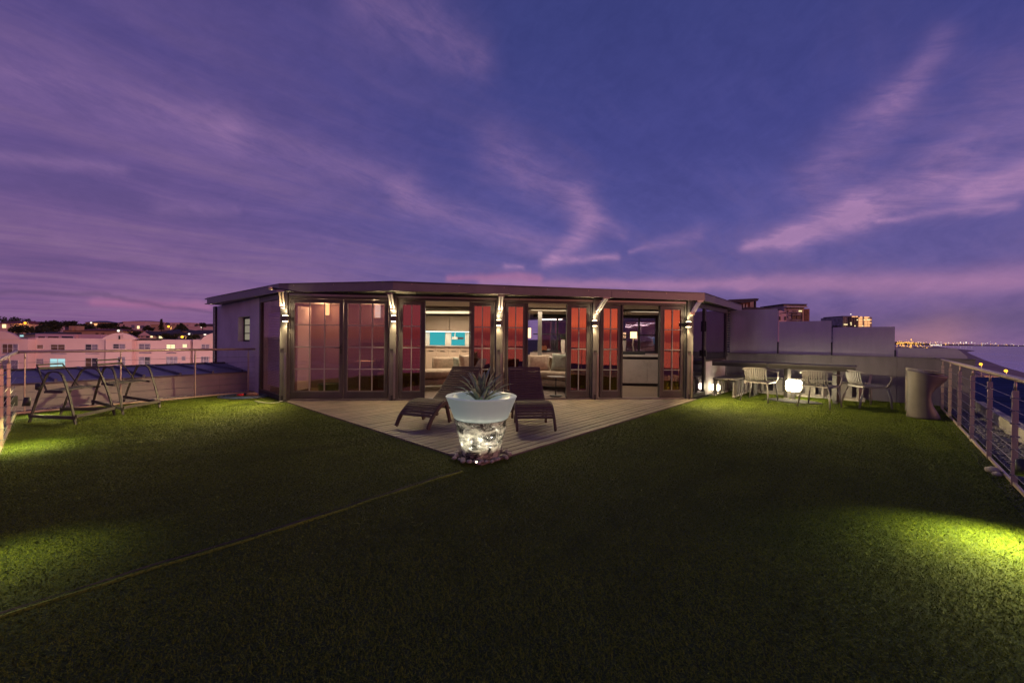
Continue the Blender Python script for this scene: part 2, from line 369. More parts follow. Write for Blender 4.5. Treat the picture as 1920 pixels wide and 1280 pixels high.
# ------------------------------------------------------------------ builders
WM = {}
def tag(o, label=None, cat=None, group=None, kind=None):
    if label: o['label'] = label
    if cat: o['category'] = cat
    if group: o['group'] = group
    if kind: o['kind'] = kind
    return o
def thing(name, label, cat, loc=(0, 0, 0), rotz=0.0, group=None):
    o = bpy.data.objects.new(name, None); C.objects.link(o); o.empty_display_size = .1
    o.location = loc; o.rotation_euler = (0, 0, rotz); WM[o] = Matrix.Translation(Vector(loc)) @ Matrix.Rotation(rotz, 4, 'Z')
    return tag(o, label, cat, group)
class MB:
    def __init__(s): s.v = []; s.f = []
    def add(s, vs, fs):
        k = len(s.v); s.v += [Vector(p) for p in vs]; s.f += [tuple(i + k for i in f) for f in fs]; return s
    def box(s, c, d, rot=None):
        c = Vector(c); h = Vector(d) / 2
        vs = [Vector((sx * h.x, sy * h.y, sz * h.z)) for sz in (-1, 1) for sy in (-1, 1) for sx in (-1, 1)]
        if rot is not None: vs = [rot @ p for p in vs]
        return s.add([c + p for p in vs], [(0, 2, 3, 1), (4, 5, 7, 6), (0, 1, 5, 4), (2, 6, 7, 3), (0, 4, 6, 2), (1, 3, 7, 5)])
    def beam(s, p, q, w, h, up=(0, 0, 1)):
        p, q = Vector(p), Vector(q); d = (q - p); L = d.length; d.normalize(); up = Vector(up)
        if abs(d.dot(up)) > .97: up = Vector((0, 1, 0))
        x = d.cross(up).normalized(); z = x.cross(d)
        rot = Matrix((x, d, z)).transposed(); return s.box((p + q) / 2, (w, L, h), rot)
    def tube(s, pts, r, n=8, caps=True, flat=1.0):
        pts = [Vector(p) for p in pts]; rs = r if isinstance(r, (list, tuple)) else [r] * len(pts)
        ref = Vector((0, 0, 1)); vs = []; 
        for i, p in enumerate(pts):
            t = (pts[min(i + 1, len(pts) - 1)] - pts[max(i - 1, 0)]).normalized()
            rr = ref if abs(t.dot(ref)) < .95 else Vector((0, 1, 0))
            x = t.cross(rr).normalized(); y = x.cross(t)
            vs += [p + (x * math.cos(a) + y * math.sin(a) * flat) * rs[i] for a in [2 * math.pi * k / n for k in range(n)]]
        fs = [(i * n + k, i * n + (k + 1) % n, (i + 1) * n + (k + 1) % n, (i + 1) * n + k) for i in range(len(pts) - 1) for k in range(n)]
        if caps: fs += [tuple(range(n))[::-1], tuple((len(pts) - 1) * n + k for k in range(n))]
        return s.add(vs, fs)
    def lathe(s, prof, n=32, c=(0, 0, 0), cap=False, f=None):
        c = Vector(c); vs = []
        for r, z in prof:
            for k in range(n):
                a = 2 * math.pi * k / n; p = Vector((r * math.cos(a), r * math.sin(a), z))
                vs.append(c + (f(p) if f else p))
        m = len(prof); fs = [(i * n + k, i * n + (k + 1) % n, (i + 1) * n + (k + 1) % n, (i + 1) * n + k) for i in range(m - 1) for k in range(n)]
        if cap: fs += [tuple(range(n))[::-1], tuple((m - 1) * n + k for k in range(n))]
        return s.add(vs, fs)
    def prism(s, poly, z0, z1):
        n = len(poly); ar = sum(poly[i][0] * poly[(i + 1) % n][1] - poly[(i + 1) % n][0] * poly[i][1] for i in range(n))
        if ar < 0: poly = poly[::-1]
        vs = [(p[0], p[1], z0) for p in poly] + [(p[0], p[1], z1) for p in poly]
        return s.add(vs, [tuple(range(n))[::-1], tuple(range(n, 2 * n))] + [(i, (i + 1) % n, (i + 1) % n + n, i + n) for i in range(n)])
    def slab(s, quad, th):
        """thick plate from 4+ points; th = vector"""
        n = len(quad); q = [Vector(p) for p in quad]; th = Vector(th)
        return s.add(q + [p + th for p in q], [tuple(range(n)), tuple(range(n, 2 * n))[::-1]] + [(i, i + n, (i + 1) % n + n, (i + 1) % n) for i in range(n)])
    def mesh(s, name, m, inv=None, smooth=False, bevel=0.0):
        vs = [inv @ p for p in s.v] if inv is not None else s.v
        me = bpy.data.meshes.new(name); me.from_pydata(vs, [], s.f)
        bm = bmesh.new(); bm.from_mesh(me); bmesh.ops.recalc_face_normals(bm, faces=bm.faces); bm.to_mesh(me); bm.free()
        me.materials.append(MATS[m] if isinstance(m, str) else m)
        if smooth: me.shade_smooth()
        return me
    def build(s, name, m, parent=None, world=False, smooth=False, bevel=0.0):
        root = parent
        while root is not None and root.parent is not None: root = root.parent
        inv = WM[root].inverted() if (world and root in WM) else None
        me = s.mesh(name, m, inv, smooth)
        o = bpy.data.objects.new(name, me); C.objects.link(o)
        if parent is not None: o.parent = parent
        if bevel:
            b = o.modifiers.new('bevel', 'BEVEL'); b.width = bevel; b.segments = 2; b.limit_method = 'ANGLE'
        return o
def inst(name, me, parent=None, loc=(0, 0, 0), rot=(0, 0, 0), sc=(1, 1, 1)):
    o = bpy.data.objects.new(name, me); C.objects.link(o); o.parent = parent; o.location = loc; o.rotation_euler = rot; o.scale = sc; return o
def copy_tree(o, parent=None):
    c = o.copy(); C.objects.link(c); c.parent = parent
    if o in WM: WM[c] = WM[o]
    for ch in list(o.children): copy_tree(ch, c)
    return c
def lamp(kind, loc, e, col, size=.05, aim=None, spot=None, blend=.5, parent=None, sy=None):
    l = bpy.data.lights.new('light', kind); l.energy = e; l.color = col
    if kind == 'AREA':
        l.size = size
        if sy: l.shape = 'RECTANGLE'; l.size_y = sy
    else: l.shadow_soft_size = size
    if kind == 'SPOT': l.spot_size = R(spot or 90); l.spot_blend = blend
    o = bpy.data.objects.new('light', l); C.objects.link(o); o.location = loc
    if aim is not None: o.rotation_euler = (Vector(loc) - Vector(aim)).to_track_quat('Z', 'Y').to_euler()
    if parent: o.parent = parent
    return o
def bez(p, n=12):
    """smooth polyline through points"""
    out = []; P_ = [Vector(q) for q in p]; P_ = [P_[0]] + P_ + [P_[-1]]
    for i in range(1, len(P_) - 2):
        a, b, c, d = P_[i - 1:i + 3]
        for k in range(n):
            t = k / n; out.append(.5 * ((2 * b) + (c - a) * t + (2 * a - 5 * b + 4 * c - d) * t * t + (3 * b - 3 * c + d - a) * t ** 3))
    out.append(P_[-2]); return out

# ------------------------------------------------------------------ layout frame: the deck's own axes
AX = R(47.3); E1 = Vector((math.cos(AX), math.sin(AX), 0)); E2 = Vector((-math.sin(AX), math.cos(AX), 0)); O = G(902, 873)
def fr(a, b, z=0.0): return O + E1 * a + E2 * b + Vector((0, 0, z))
FD = Vector((math.cos(R(5.9)), math.sin(R(5.9)), 0)); FN = Vector((-FD.y, FD.x, 0)); FP = G(533, 753)   # facade
def FXZ(u, v, off=0.0):
    d = ray(u, v); q = FP + FN * off; t = (q - EYE).dot(FN) / d.dot(FN); p = EYE + d * t
    return (p - FP).dot(FD), p.z
def FX(u, off=0.0, v=660): return FXZ(u, v, off)[0]

# ------------------------------------------------------------------ ground, sea, land
o = MB().add([(-9000, -12000, -15), (14000, -12000, -15), (14000, 12000, -15), (-9000, 12000, -15)], [(0, 1, 2, 3)]).build('sea', 'sea_water'); tag(o, kind='structure')
coast = [G(2100, 760, -15), G(1990, 722, -15), G(1925, 701, -15), G(1880, 688, -15), G(1845, 675, -15), G(1822, 665, -15), G(1812, 660, -15), G(1828, 657.5, -15), G(1800, 654.5, -15), G(1770, 651.5, -15), G(1760, 649.6, -15)]
cp = [(p.x, p.y) for p in coast]
sand = [(60, -60), (150, 20)] + cp + [(-600, 3200), (-200, 600), (20, 60)]
MBs = MB(); MBs.add([(x, y, -14.6) for x, y in sand], [tuple(range(len(sand)))]); o = MBs.build('beach', 'beach_sand'); tag(o, kind='structure')
# land sheet: flat by the coast, rising to the suburb on the left
def hland(x, y):
    d = x * .735 - y * .678       # distance toward the sea
    h = -14.2
    t = max(0, min(1, (-d - 60) / 260)); h += 15.5 * t * t * (3 - 2 * t) 
    t = max(0, min(1, (y + 20) / 60)); 
    return h * 1.0 if y > -20 else h * t + (-14.2) * (1 - t)
vs = []; fs = []; NX, NY = 60, 60
for j in range(NY + 1):
    for i in range(NX + 1):
        a = -1400 + (i / NX) ** .8 * 1400 * 1.0; y = -60 + (j / NY) ** 1.6 * 2600
        d = -20 - (1 - i / NX) ** 1.6 * 1500          # sideways coordinate
        x = (y * .678 + d) / .735
        vs.append((x, y, hland(x, y) + 0.8 * noise.noise(Vector((x * .01, y * .01, 0)))))
for j in range(NY):
    for i in range(NX):
        a = j * (NX + 1) + i; fs.append((a, a + 1, a + NX + 2, a + NX + 1))
o = MB().add(vs, fs).build('terrain', 'land', smooth=True); tag(o, kind='structure')
# far hills
def ridge(name, pts, Y, base):
    m = MB(); top = [D(u, v, Y) for u, v in pts]; n = len(top)
    vs = []
    for p in top: vs += [(p.x, p.y, base), (p.x, p.y, p.z), (p.x * 1.12, p.y * 1.12, base)]
    fs = []
    for i in range(n - 1): fs += [(3 * i, 3 * i + 3, 3 * i + 4, 3 * i + 1), (3 * i + 1, 3 * i + 4, 3 * i + 5, 3 * i + 2)]
    o = m.add(vs, fs).build(name, 'far_hill'); tag(o, kind='structure')
rp = [(-200, 612)]
for i in range(60):
    u = -200 + i * 11; v = 610 + 3 * noise.noise(Vector((u * .02, 0, 0))) - 9.5 * math.exp(-((u - 270) / 55) ** 2) - 6 * math.exp(-((u - 60) / 60) ** 2) - 3 * math.exp(-((u - 400) / 40) ** 2)
    rp.append((u, v))
ridge('hills', rp, 2600, -20)
rp = [(u, 643.5 + (u - 1660) * .0145 + 1.1 * noise.noise(Vector((u * .05, 3, 0))) - 3.5 * math.exp(-((u - 1690) / 40) ** 2)) for u in range(1330, 2300, 9)]
ridge('hills', rp, 6000, -20)

# ------------------------------------------------------------------ the terrace
def ab(p): q = p - O; return q.dot(E1), q.dot(E2)
BR = ab(G(1870, 877))[1]          # right rail line (b)
BL = 7.55                         # far left rail line (b)
AN = -3.45                        # near rail line (a)
PA = ab(G(1655, 752))[0]          # parapet line (a)
WB = .12                          # right-hand building wall (b)
WA = -.08                         # left-hand building wall (a)
def P2(a, b): p = fr(a, b); return (p.x, p.y)
pl0, pl1 = G(46, 775), G(465, 736); dd = (pl1 - pl0); dd.normalize()
LP = [pl0] + [pl0 + dd * s for s in (1.15, 2.3)] + [pl1]
c0 = Vector((-8.09, 6.5, 0)); nd = Vector((.757, -.653, 0))
o = MB().prism([P2(AN - .6, BR - .62), P2(PA + 1.2, BR - .62), P2(PA + 1.2, 13), P2(AN - .6, 13)], -14.4, -.06).build('terrace', 'concrete'); tag(o, kind='structure')
lawn_poly = [(ab(c0 + nd * 9.6)[0] + .04, BR + .12), (PA, BR + .12), (PA, WB), (FPa := ab(G(1288, 750))[0], 0.0), (0, 0), (0, 6.0), (ab(pl1 + dd * .3)[0], ab(pl1)[1] - .04), (ab(pl0)[0] + .03, ab(pl0)[1] - .03), (ab(c0 + nd * .1)[0] + .03, ab(c0)[1] - .05)]
m = MB(); m.add([fr(a, b, 0.0) for a, b in lawn_poly], [tuple(range(len(lawn_poly)))]); lawn = m.build('lawn', 'turf_backing'); tag(lawn, kind='structure')
# turf blades as real geometry
def tuft(seed, nb, S=.25):
    rnd = random.Random(seed); vs = []; fs = []
    for _ in range(nb):
        x, y = rnd.uniform(-S / 2, S / 2), rnd.uniform(-S / 2, S / 2); h = rnd.uniform(.004, .014); a = rnd.uniform(0, 6.283); l = rnd.uniform(.008, .022); b = a + rnd.uniform(1.0, 2.1); w = rnd.uniform(.0016, .0030)
        k = len(vs); vs += [(x - w * math.cos(a), y - w * math.sin(a), 0), (x + w * math.cos(a), y + w * math.sin(a), 0), (x + l * math.cos(b), y + l * math.sin(b), h)]; fs.append((k, k + 1, k + 2))
    me = bpy.data.meshes.new('turf_tuft'); me.from_pydata(vs, [], fs); me.materials.append(MATS['turf_blade']); return bpy.data.objects.new('turf_tuft', me)
def inside(poly, x, y):
    c = False; n = len(poly)
    for i in range(n):
        (x0, y0), (x1, y1) = poly[i], poly[i - 1]
        if (y0 > y) != (y1 > y) and x < (x1 - x0) * (y - y0) / (y1 - y0) + x0: c = not c
    return c
SEAM_A = ab(G(430, 1015))[1]
pts = []; S = .25
for i in range(-16, int(PA / S) + 1):
    for j in range(-16, int(BL / S) + 3):
        a, b = S * (i + .5) - (.012 if i < 0 else 0), S * (j + .5) - (.012 if j < 0 else 0)
        if (inside(lawn_poly, a, b) or inside(lawn_poly, a + .1, b) or (b < -2 and inside(lawn_poly, a, b + .1))) and not (a > -.05 and b > -.05 and not inside(lawn_poly, a, b)) and ((b < .3 and a < 3) or a < -.3 or b < -3 or all(inside(lawn_poly, a + sx * .10, b + sy * .10) for sx in (-1, 1) for sy in (-1, 1))):
            pts.append(fr(a, b, .0))
me = bpy.data.meshes.new('grass'); me.from_pydata(pts, [], []); grass = bpy.data.objects.new('grass', me); C.objects.link(grass)
tag(grass, 'short green artificial turf blades covering the roof terrace', 'grass', kind='stuff')
ng = bpy.data.node_groups.new('scatter', 'GeometryNodeTree'); ng.interface.new_socket('Geometry', in_out='INPUT', socket_type='NodeSocketGeometry'); ng.interface.new_socket('Geometry', in_out='OUTPUT', socket_type='NodeSocketGeometry')
gi = ng.nodes.new('NodeGroupInput'); go = ng.nodes.new('NodeGroupOutput'); ip = ng.nodes.new('GeometryNodeInstanceOnPoints')
tcoll = bpy.data.collections.new('tufts'); 
for k in range(4): tcoll.objects.link(tuft(k, 1150))
ci = ng.nodes.new('GeometryNodeCollectionInfo'); ci.inputs[0].default_value = tcoll; ci.inputs[1].default_value = True; ci.inputs[2].default_value = True
rv = ng.nodes.new('FunctionNodeRandomValue'); rv.data_type = 'INT'; rv.inputs[4].default_value = 0; rv.inputs[5].default_value = 3
ml = ng.nodes.new('ShaderNodeMath'); ml.operation = 'MULTIPLY'; ml.inputs[1].default_value = math.pi / 2
adn = ng.nodes.new('ShaderNodeMath'); adn.operation = 'ADD'; adn.inputs[1].default_value = AX
cx = ng.nodes.new('ShaderNodeCombineXYZ')
ng.links.new(gi.outputs[0], ip.inputs['Points']); ng.links.new(ci.outputs[0], ip.inputs['Instance']); ip.inputs['Pick Instance'].default_value = True
ng.links.new(rv.outputs[2], ml.inputs[0]); ng.links.new(ml.outputs[0], adn.inputs[0]); ng.links.new(adn.outputs[0], cx.inputs[2]); ng.links.new(cx.outputs[0], ip.inputs['Rotation'])
ng.links.new(ip.outputs[0], go.inputs[0]); md = grass.modifiers.new('scatter', 'NODES'); md.node_group = ng
# the seam where two rolls of turf meet: a low ruck
sm = MB(); p0 = G(868, 884); p1 = G(-160, 1210); n = 70; vs = []
for i in range(n + 1):
    t = i / n; p = p0.lerp(p1, t); d = (p1 - p0).normalized(); q = Vector((-d.y, d.x, 0)); w = .014 * noise.noise(Vector((t * 14, 0, 0))) + .03 * noise.noise(Vector((t * 3.1, 2, 0)))
    p = p + q * w; hh = .0125 + .005 * noise.noise(Vector((t * 9, 5, 0)))
    vs += [p + q * .018 + Vector((0, 0, .002)), p + q * .006 + Vector((0, 0, hh)), p - q * .006 + Vector((0, 0, hh * .9)), p - q * .014 + Vector((0, 0, .002))]
sm.add(vs, [(4 * i + k, 4 * i + k + 1, 4 * i + k + 5, 4 * i + k + 4) for i in range(n) for k in range(3)])
o = sm.build('lawn_seam', 'turf_blade'); tag(o, kind='structure')
m = MB(); vs = []  # dark ribbon laid over the turf, standing in for shade along the seam
for i in range(n + 1):
    t = i / n; p = p0.lerp(p1, t); d = (p1 - p0).normalized(); q = Vector((-d.y, d.x, 0)); p = p + q * (.014 * noise.noise(Vector((t * 14, 0, 0))) + .03 * noise.noise(Vector((t * 3.1, 2, 0))) - .024); w = .009 + .009 * noise.noise(Vector((t * 11, 9, 0)))
    vs += [p + q * w + Vector((0, 0, .0135)), p - q * w + Vector((0, 0, .0145))]
m.add(vs, [(2 * i, 2 * i + 1, 2 * i + 3, 2 * i + 2) for i in range(n)]); o = m.build('seam_shadow', 'soil'); tag(o, kind='structure')

# deck: planks run along the right-hand edge (E1), clipped by the facade line
def clip(poly, p, n):
    out = []
    for i in range(len(poly)):
        a, b = poly[i], poly[(i + 1) % len(poly)]; da = (a - p).dot(n); db = (b - p).dot(n)
        if da <= 0: out.append(a)
        if da * db < 0: out.append(a.lerp(b, da / (da - db)))
    return out
deck = thing('deck', None, None); tag(deck, kind='structure'); WM[deck] = Matrix()
PW = .118; nb = 0; b = .0
while b < 6.0:
    w = PW - .016
    poly = [fr(.0, b), fr(9.5, b), fr(9.5, b + w), fr(.0, b + w)]
    poly = clip(poly, FP - FN * .02, FN)
    if len(poly) >= 3:
        m = MB(); z = .020 + random.uniform(-.0015, .0015); m.prism([(p.x, p.y) for p in poly], -.02, z); m.build('plank', 'deck_wood', deck, world=True, bevel=.003)
    b += PW
o = MB().add([fr(0, 0, -.015), fr(7, 0, -.015), fr(0, 6.2, -.015)], [(0, 1, 2)]).build('deck_base', 'black_plastic'); tag(o, kind='structure')
# indoor floor boards, laid the other way
flo = thing('floor', None, None); tag(flo, kind='structure'); WM[flo] = Matrix()
room = [(PA + .6, WB + .1), (PA + .6, 9.6), (WA + .1, 9.6)]
a = .0
while a < PA + .6:
    poly = [fr(a, WB + .1), fr(a + .155, WB + .1), fr(a + .155, 9.6), fr(a, 9.6)]
    poly = clip(poly, FP + FN * .05, -FN)
    if len(poly) >= 3: MB().prism([(p.x, p.y) for p in poly], -.02, .018 + random.uniform(-.001, .001)).build('plank', 'floor_wood', flo, world=True)
    a += .16

# ------------------------------------------------------------------ pavilion
pav = thing('glass_pavilion', 'long flat-roofed glass-fronted rooftop pavilion with dark metal frames and lit interior', 'building', FP)
def fp(x, y, z=0.0): return FP + FD * x + FN * y + Vector((0, 0, z))
FR = Matrix((FD, FN, Vector((0, 0, 1)))).transposed()
def fbox(m, x0, x1, y0, y1, z0, z1): return m.box(fp((x0 + x1) / 2, (y0 + y1) / 2, (z0 + z1) / 2), (x1 - x0, y1 - y0, z1 - z0), FR)
ZD = 2.10; ZS = 2.22; ZT = 2.40
PX = [FX(u) for u in (533, 737, 936, 1116, 1292)]
# threshold and header
m = MB(); fbox(m, PX[0] + .1, PX[4] - .1, -.01, .11, .0, .045); m.build('threshold', 'steel_dark', pav, world=True)
m = MB(); fbox(m, PX[0] + .1, PX[4] - .1, .0, .10, ZD, ZS); m.build('header', 'frame_metal', pav, world=True)
m = MB(); fbox(m, PX[0] + .1, PX[4] - .1, -.03, -.002, ZD + .05, ZD + .085); m.build('header_rail', 'steel_dark', pav, world=True)
for i, x in enumerate(PX):
    m = MB(); fbox(m, x - .070, x + .070, -.045, .10, .0, ZS); fbox(m, x - .097, x + .097, .03, .13, .0, ZS); pl = m.build('pillar', 'pillar_metal', pav, world=True, bevel=.006)
    m = MB(); fbox(m, x + .02, x + .06, -.062, -.047, .06, 1.0); m.build('pipe', 'steel_dark', pl, world=True)
    m = MB(); fbox(m, x - .035, x + .01, -.056, -.047, .02, .13); m.build('bolt', 'black_plastic', pl, world=True); m = MB(); fbox(m, x - .05, x + .015, -.056, -.047, 1.05, 1.09); m.build('bolt_plate', 'black_plastic', pl, world=True)
def door(x0, x1, cols, hand=None, gm='glass_tint', y=0.02):
    """leaf between x0 and x1 with cols x 4 panes; frame, glazing bars and panes"""
    st = .062; zb, zt = .055, ZD - .01; gb, gt = .19, ZD - .075
    m = MB(); fbox(m, x0, x0 + st, y, y + .05, zb, zt); fbox(m, x1 - st, x1, y, y + .05, zb, zt)
    fbox(m, x0 + st, x1 - st, y, y + .05, zb, gb); fbox(m, x0 + st, x1 - st, y, y + .05, gt, zt)
    d = m.build('door', 'frame_metal', pav, world=True, bevel=.004)
    m = MB(); e = .012
    fbox(m, x0 + st, x0 + st + e, y - .008, y + .02, gb, gt); fbox(m, x1 - st - e, x1 - st, y - .008, y + .02, gb, gt)
    fbox(m, x0 + st + e, x1 - st - e, y - .008, y + .02, gb, gb + e * 2.0); fbox(m, x0 + st + e, x1 - st - e, y - .008, y + .02, gt - e, gt); m.build('glazing_bead', 'pillar_metal', d, world=True)
    gx0, gx1 = x0 + st + e, x1 - st - e; g0, g1 = gb + .024, gt - e
    for i in range(cols):
        for j in range(4):
            a0 = gx0 + (gx1 - gx0) * i / cols; a1 = gx0 + (gx1 - gx0) * (i + 1) / cols; c0 = g0 + (g1 - g0) * j / 4; c1 = g0 + (g1 - g0) * (j + 1) / 4
            m = MB(); fbox(m, a0 + .004, a1 - .004, y + .022, y + .028, c0 + .004, c1 - .004); m.build('pane', gm, d, world=True)
    for i in range(1, cols):
        xx = gx0 + (gx1 - gx0) * i / cols; m = MB(); fbox(m, xx - .010, xx + .010, y + .004, y + .019, g0, g1); m.build('glazing_bar', 'lit_bar_metal', d, world=True)
    for j in range(1, 4):
        zz = g0 + (g1 - g0) * j / 4; m = MB(); fbox(m, gx0, gx1, y, y + .017, zz - .010, zz + .010); m.build('glazing_bar', 'lit_bar_metal', d, world=True)
    if hand is not None:
        m = MB(); fbox(m, hand - .015, hand + .015, y - .012, y, .98, 1.16); m.tube([fp(hand, y - .012, 1.10), fp(hand, y - .05, 1.10), fp(hand - .12, y - .055, 1.10)], .009); m.build('handle', 'black_plastic', d, world=True, smooth=True)
    return d
b1 = FX(643)
door(PX[0] + .11, b1 - .008, 3, hand=b1 - .04, gm='glass'); door(b1 + .008, PX[1] - .11, 3, gm='glass_mid')
CURT = []
for k, (ul, ur) in enumerate([(795, 881), (988, 1064), (1166, 1239)]):
    xl, xr = FX(ul), FX(ur); a, b = PX[k + 1], PX[k + 2]
    door(a + .115, xl - .01, 2); door(xr + .01, b - .115, 2)
    CURT += [(a + .14, xl - .02), (xr + .02, b - .14)]
    # stacked leaf ends seen beside each opening
    m = MB(); fbox(m, xl - .008, xl + .02, -.01, .09, .05, ZD - .01); fbox(m, xr - .02, xr + .008, -.01, .09, .05, ZD - .01); m.build('door_post', 'frame_metal', pav, world=True)
# roof: fascia boards along the edge, soffit, sheet
def roofpt(u, v): d = ray(u, v); t = (ZT - EYE.z) / d.z; return EYE + d * t
RK = [roofpt(388, 558), roofpt(523, 531), roofpt(737, 526.5), roofpt(1322, 548.4), roofpt(1391, 571.5)]
back = [fr(PA + 1.3, 9.9), fr(WA - .3, 11.3)]
RP = RK + back
m = MB(); m.prism([(p.x, p.y) for p in RP], ZT - .035, ZT - .006); m.build('roof', 'fascia', pav, world=True)
for i in range(4):
    p, q = RK[i].copy(), RK[i + 1].copy(); d = (q - p).normalized(); nn = Vector((d.y, -d.x, 0)); L = (q - p).length; k = max(1, round(L / 2.4))
    for j in range(k):
        a = p + d * (L * j / k + (.002 if j else 0)); b = p + d * (L * (j + 1) / k)
        ml_ = MB().slab([Vector((a.x, a.y, ZT - .185)), Vector((b.x, b.y, ZT - .185)), Vector((b.x, b.y, ZT)), Vector((a.x, a.y, ZT))], nn * -.03)
        ml_.build('fascia_board', 'fascia', pav, world=True, bevel=.004)
    m = MB()
    for s in [x * .9 + .35 for x in range(int(L / .9))]:
        c = p + d * s + nn * .002; m.tube([Vector((c.x, c.y, ZT - .05)), Vector((c.x, c.y, ZT - .05)) + nn * .006], .008, 6)
    m.build('rivet', 'steel', pav, world=True)
inn = [Vector((p.x, p.y, 0)) for p in RK]; cen = Vector((-.5, 11, 0)); sp_ = [p + (cen - p).normalized() * .035 for p in inn]
m = MB(); m.prism([(p.x, p.y) for p in sp_] + [(p.x, p.y) for p in back], ZT - .17, ZT - .15); m.build('soffit', 'soffit', pav, world=True)
# left side: window with slatted blind, plaster wall, small window, louvre
LW0 = ab(FP)[1]; S0 = LW0 + .12
def wl(b, a_off, z): return fr(WA + a_off, b, z)
bw0 = ab(G(487, 745))[1]                      # where glass ends and plaster starts
def abox(m, a0, a1, b0, b1, z0, z1):
    rot = Matrix((E1, E2, Vector((0, 0, 1)))).transposed(); return m.box(fr((a0 + a1) / 2, (b0 + b1) / 2, (z0 + z1) / 2), (abs(a1 - a0), abs(b1 - b0), z1 - z0), rot)
A0 = ab(FP)[0] + .02
def wallbz(u, v):
    p = fr(A0 - .02, 0); d = ray(u, v); t = (p - EYE).dot(E1) / d.dot(E1); q = EYE + d * t; return (q - O).dot(E2), q.z
bw0 = wallbz(485, 700)[0]
m = MB()
abox(m, A0 - .02, A0 + .05, S0, S0 + .06, .0, ZS); abox(m, A0 - .02, A0 + .05, bw0 - .09, bw0, .0, ZS); abox(m, A0 - .02, A0 + .05, S0 + .06, bw0 - .09, .0, .10); abox(m, A0 - .02, A0 + .05, S0 + .06, bw0 - .09, ZD, ZS)
sw = m.build('side_window', 'frame_metal', pav, world=True)
m = MB(); abox(m, A0 + .012, A0 + .018, S0 + .06, bw0 - .09, .10, ZD); m.build('pane', 'glass_clear', sw, world=True)
nbl = 46
for k in range(nbl):
    z = .22 + k * .036
    m = MB(); c = fr(A0 + .14, (S0 + bw0) / 2 + .02, z); rot = Matrix((E1, E2, Vector((0, 0, 1)))).transposed() @ Matrix.Rotation(R(-58), 3, 'Y')
    m.box(c, (.028, bw0 - S0 - .22, .002), rot); m.build('blind_slat', 'white_panel', sw, world=True)
wEnd = wallbz(406, 700)[0]
sb0, sz0 = wallbz(468, 641); sb1, sz1 = wallbz(446.5, 594.5)
m = MB(); T = .24
abox(m, A0 - .02, A0 - .02 + T, bw0 + .002, sb0, 0, ZS); abox(m, A0 - .02, A0 - .02 + T, sb1, wEnd, 0, ZS); abox(m, A0 - .02, A0 - .02 + T, sb0, sb1, 0, sz0); abox(m, A0 - .02, A0 - .02 + T, sb0, sb1, sz1, ZS)
m.build('side_wall', 'plaster', pav, world=True)
m = MB(); fw = .05
abox(m, A0 + .10, A0 + .16, sb0, sb0 + fw, sz0, sz1); abox(m, A0 + .10, A0 + .16, sb1 - fw, sb1, sz0, sz1); abox(m, A0 + .10, A0 + .16, sb0 + fw, sb1 - fw, sz0, sz0 + fw); abox(m, A0 + .10, A0 + .16, sb0 + fw, sb1 - fw, sz1 - fw, sz1)
for t in (.34, .67): abox(m, A0 + .11, A0 + .15, sb0 + fw, sb1 - fw, sz0 + (sz1 - sz0) * t - .012, sz0 + (sz1 - sz0) * t + .012)
w = m.build('small_window', 'black_plastic', pav, world=True)
m = MB(); abox(m, A0 + .125, A0 + .13, sb0 + fw, sb1 - fw, sz0 + fw, sz1 - fw); m.build('pane', 'window_warm_dim' if 'window_warm_dim' in MATS else emis('window_dim', (.55, .48, .36), .45), w, world=True)
# dark louvred corner post at the far end of the left wall
m = MB(); abox(m, A0 - .06, A0 + .14, wEnd + .003, wEnd + .32, 0, ZS); lp_ = m.build('corner_post', 'black_plastic', pav, world=True)
for k in range(44):
    m = MB(); abox(m, A0 - .085, A0 - .062, wEnd - .05, wEnd + .02, .25 + k * .044, .25 + k * .044 + .02); m.build('louvre', 'steel_dark', lp_, world=True)
# right side: glazed door, window over a low wall, louvred slit
S1 = ab(fp(PX[4], 0))[0] + .10
def sidebox(m, a0, a1, b0, b1, z0, z1): return abox(m, a0, a1, b0, b1, z0, z1)
def wallaz(u, v):
    p = fr(0, WB); d = ray(u, v); t = (p - EYE).dot(E2) / d.dot(E2); q = EYE + d * t; return (q - O).dot(E1), q.z
a1 = wallaz(1321, 700)[0]; a2 = wallaz(1361, 700)[0]; a3 = wallaz(1376, 700)[0]; zs = wallaz(1340, 676)[1]
m = MB(); fw = .06
for (p, q) in ((S1, a1),):
    sidebox(m, p, p + fw, WB - .01, WB + .05, 0, ZS); sidebox(m, q - fw, q, WB - .01, WB + .05, 0, ZS); sidebox(m, p + fw, q - fw, WB - .01, WB + .05, 0, .10); sidebox(m, p + fw, q - fw, WB - .01, WB + .05, ZD, ZS)
sd = m.build('side_door', 'frame_metal', pav, world=True); m = MB(); sidebox(m, S1 + fw, a1 - fw, WB + .02, WB + .026, .10, ZD); m.build('pane', 'glass_side', sd, world=True)
m = MB(); sidebox(m, a1 - .10, a1 - .06, WB - .055, WB - .012, .95, 1.10); sidebox(m, a1 - .06, a1 + .0, WB - .04, WB - .012, 1.55, 1.8); m.build('hinge', 'black_plastic', sd, world=True)
m = MB(); sidebox(m, a1 + .003, a1 + .05, WB - .012, WB + .05, 0, ZS); sidebox(m, a2 - .05, a2, WB - .012, WB + .05, 0, ZS); sidebox(m, a1 + .05, a2 - .05, WB - .012, WB + .05, ZD, ZS); sidebox(m, a1 + .05, a2 - .05, WB - .012, WB + .05, zs, zs + .05)
wn = m.build('side_window', 'frame_metal', pav, world=True); m = MB(); sidebox(m, a1 + .05, a2 - .05, WB + .02, WB + .026, zs + .05, ZD); m.build('pane', 'glass_side', wn, world=True)
m = MB(); sidebox(m, a1 + .05, a2 - .05, WB + .0, WB + .2, 0, zs - .002); m.build('low_wall', 'plaster', pav, world=True)
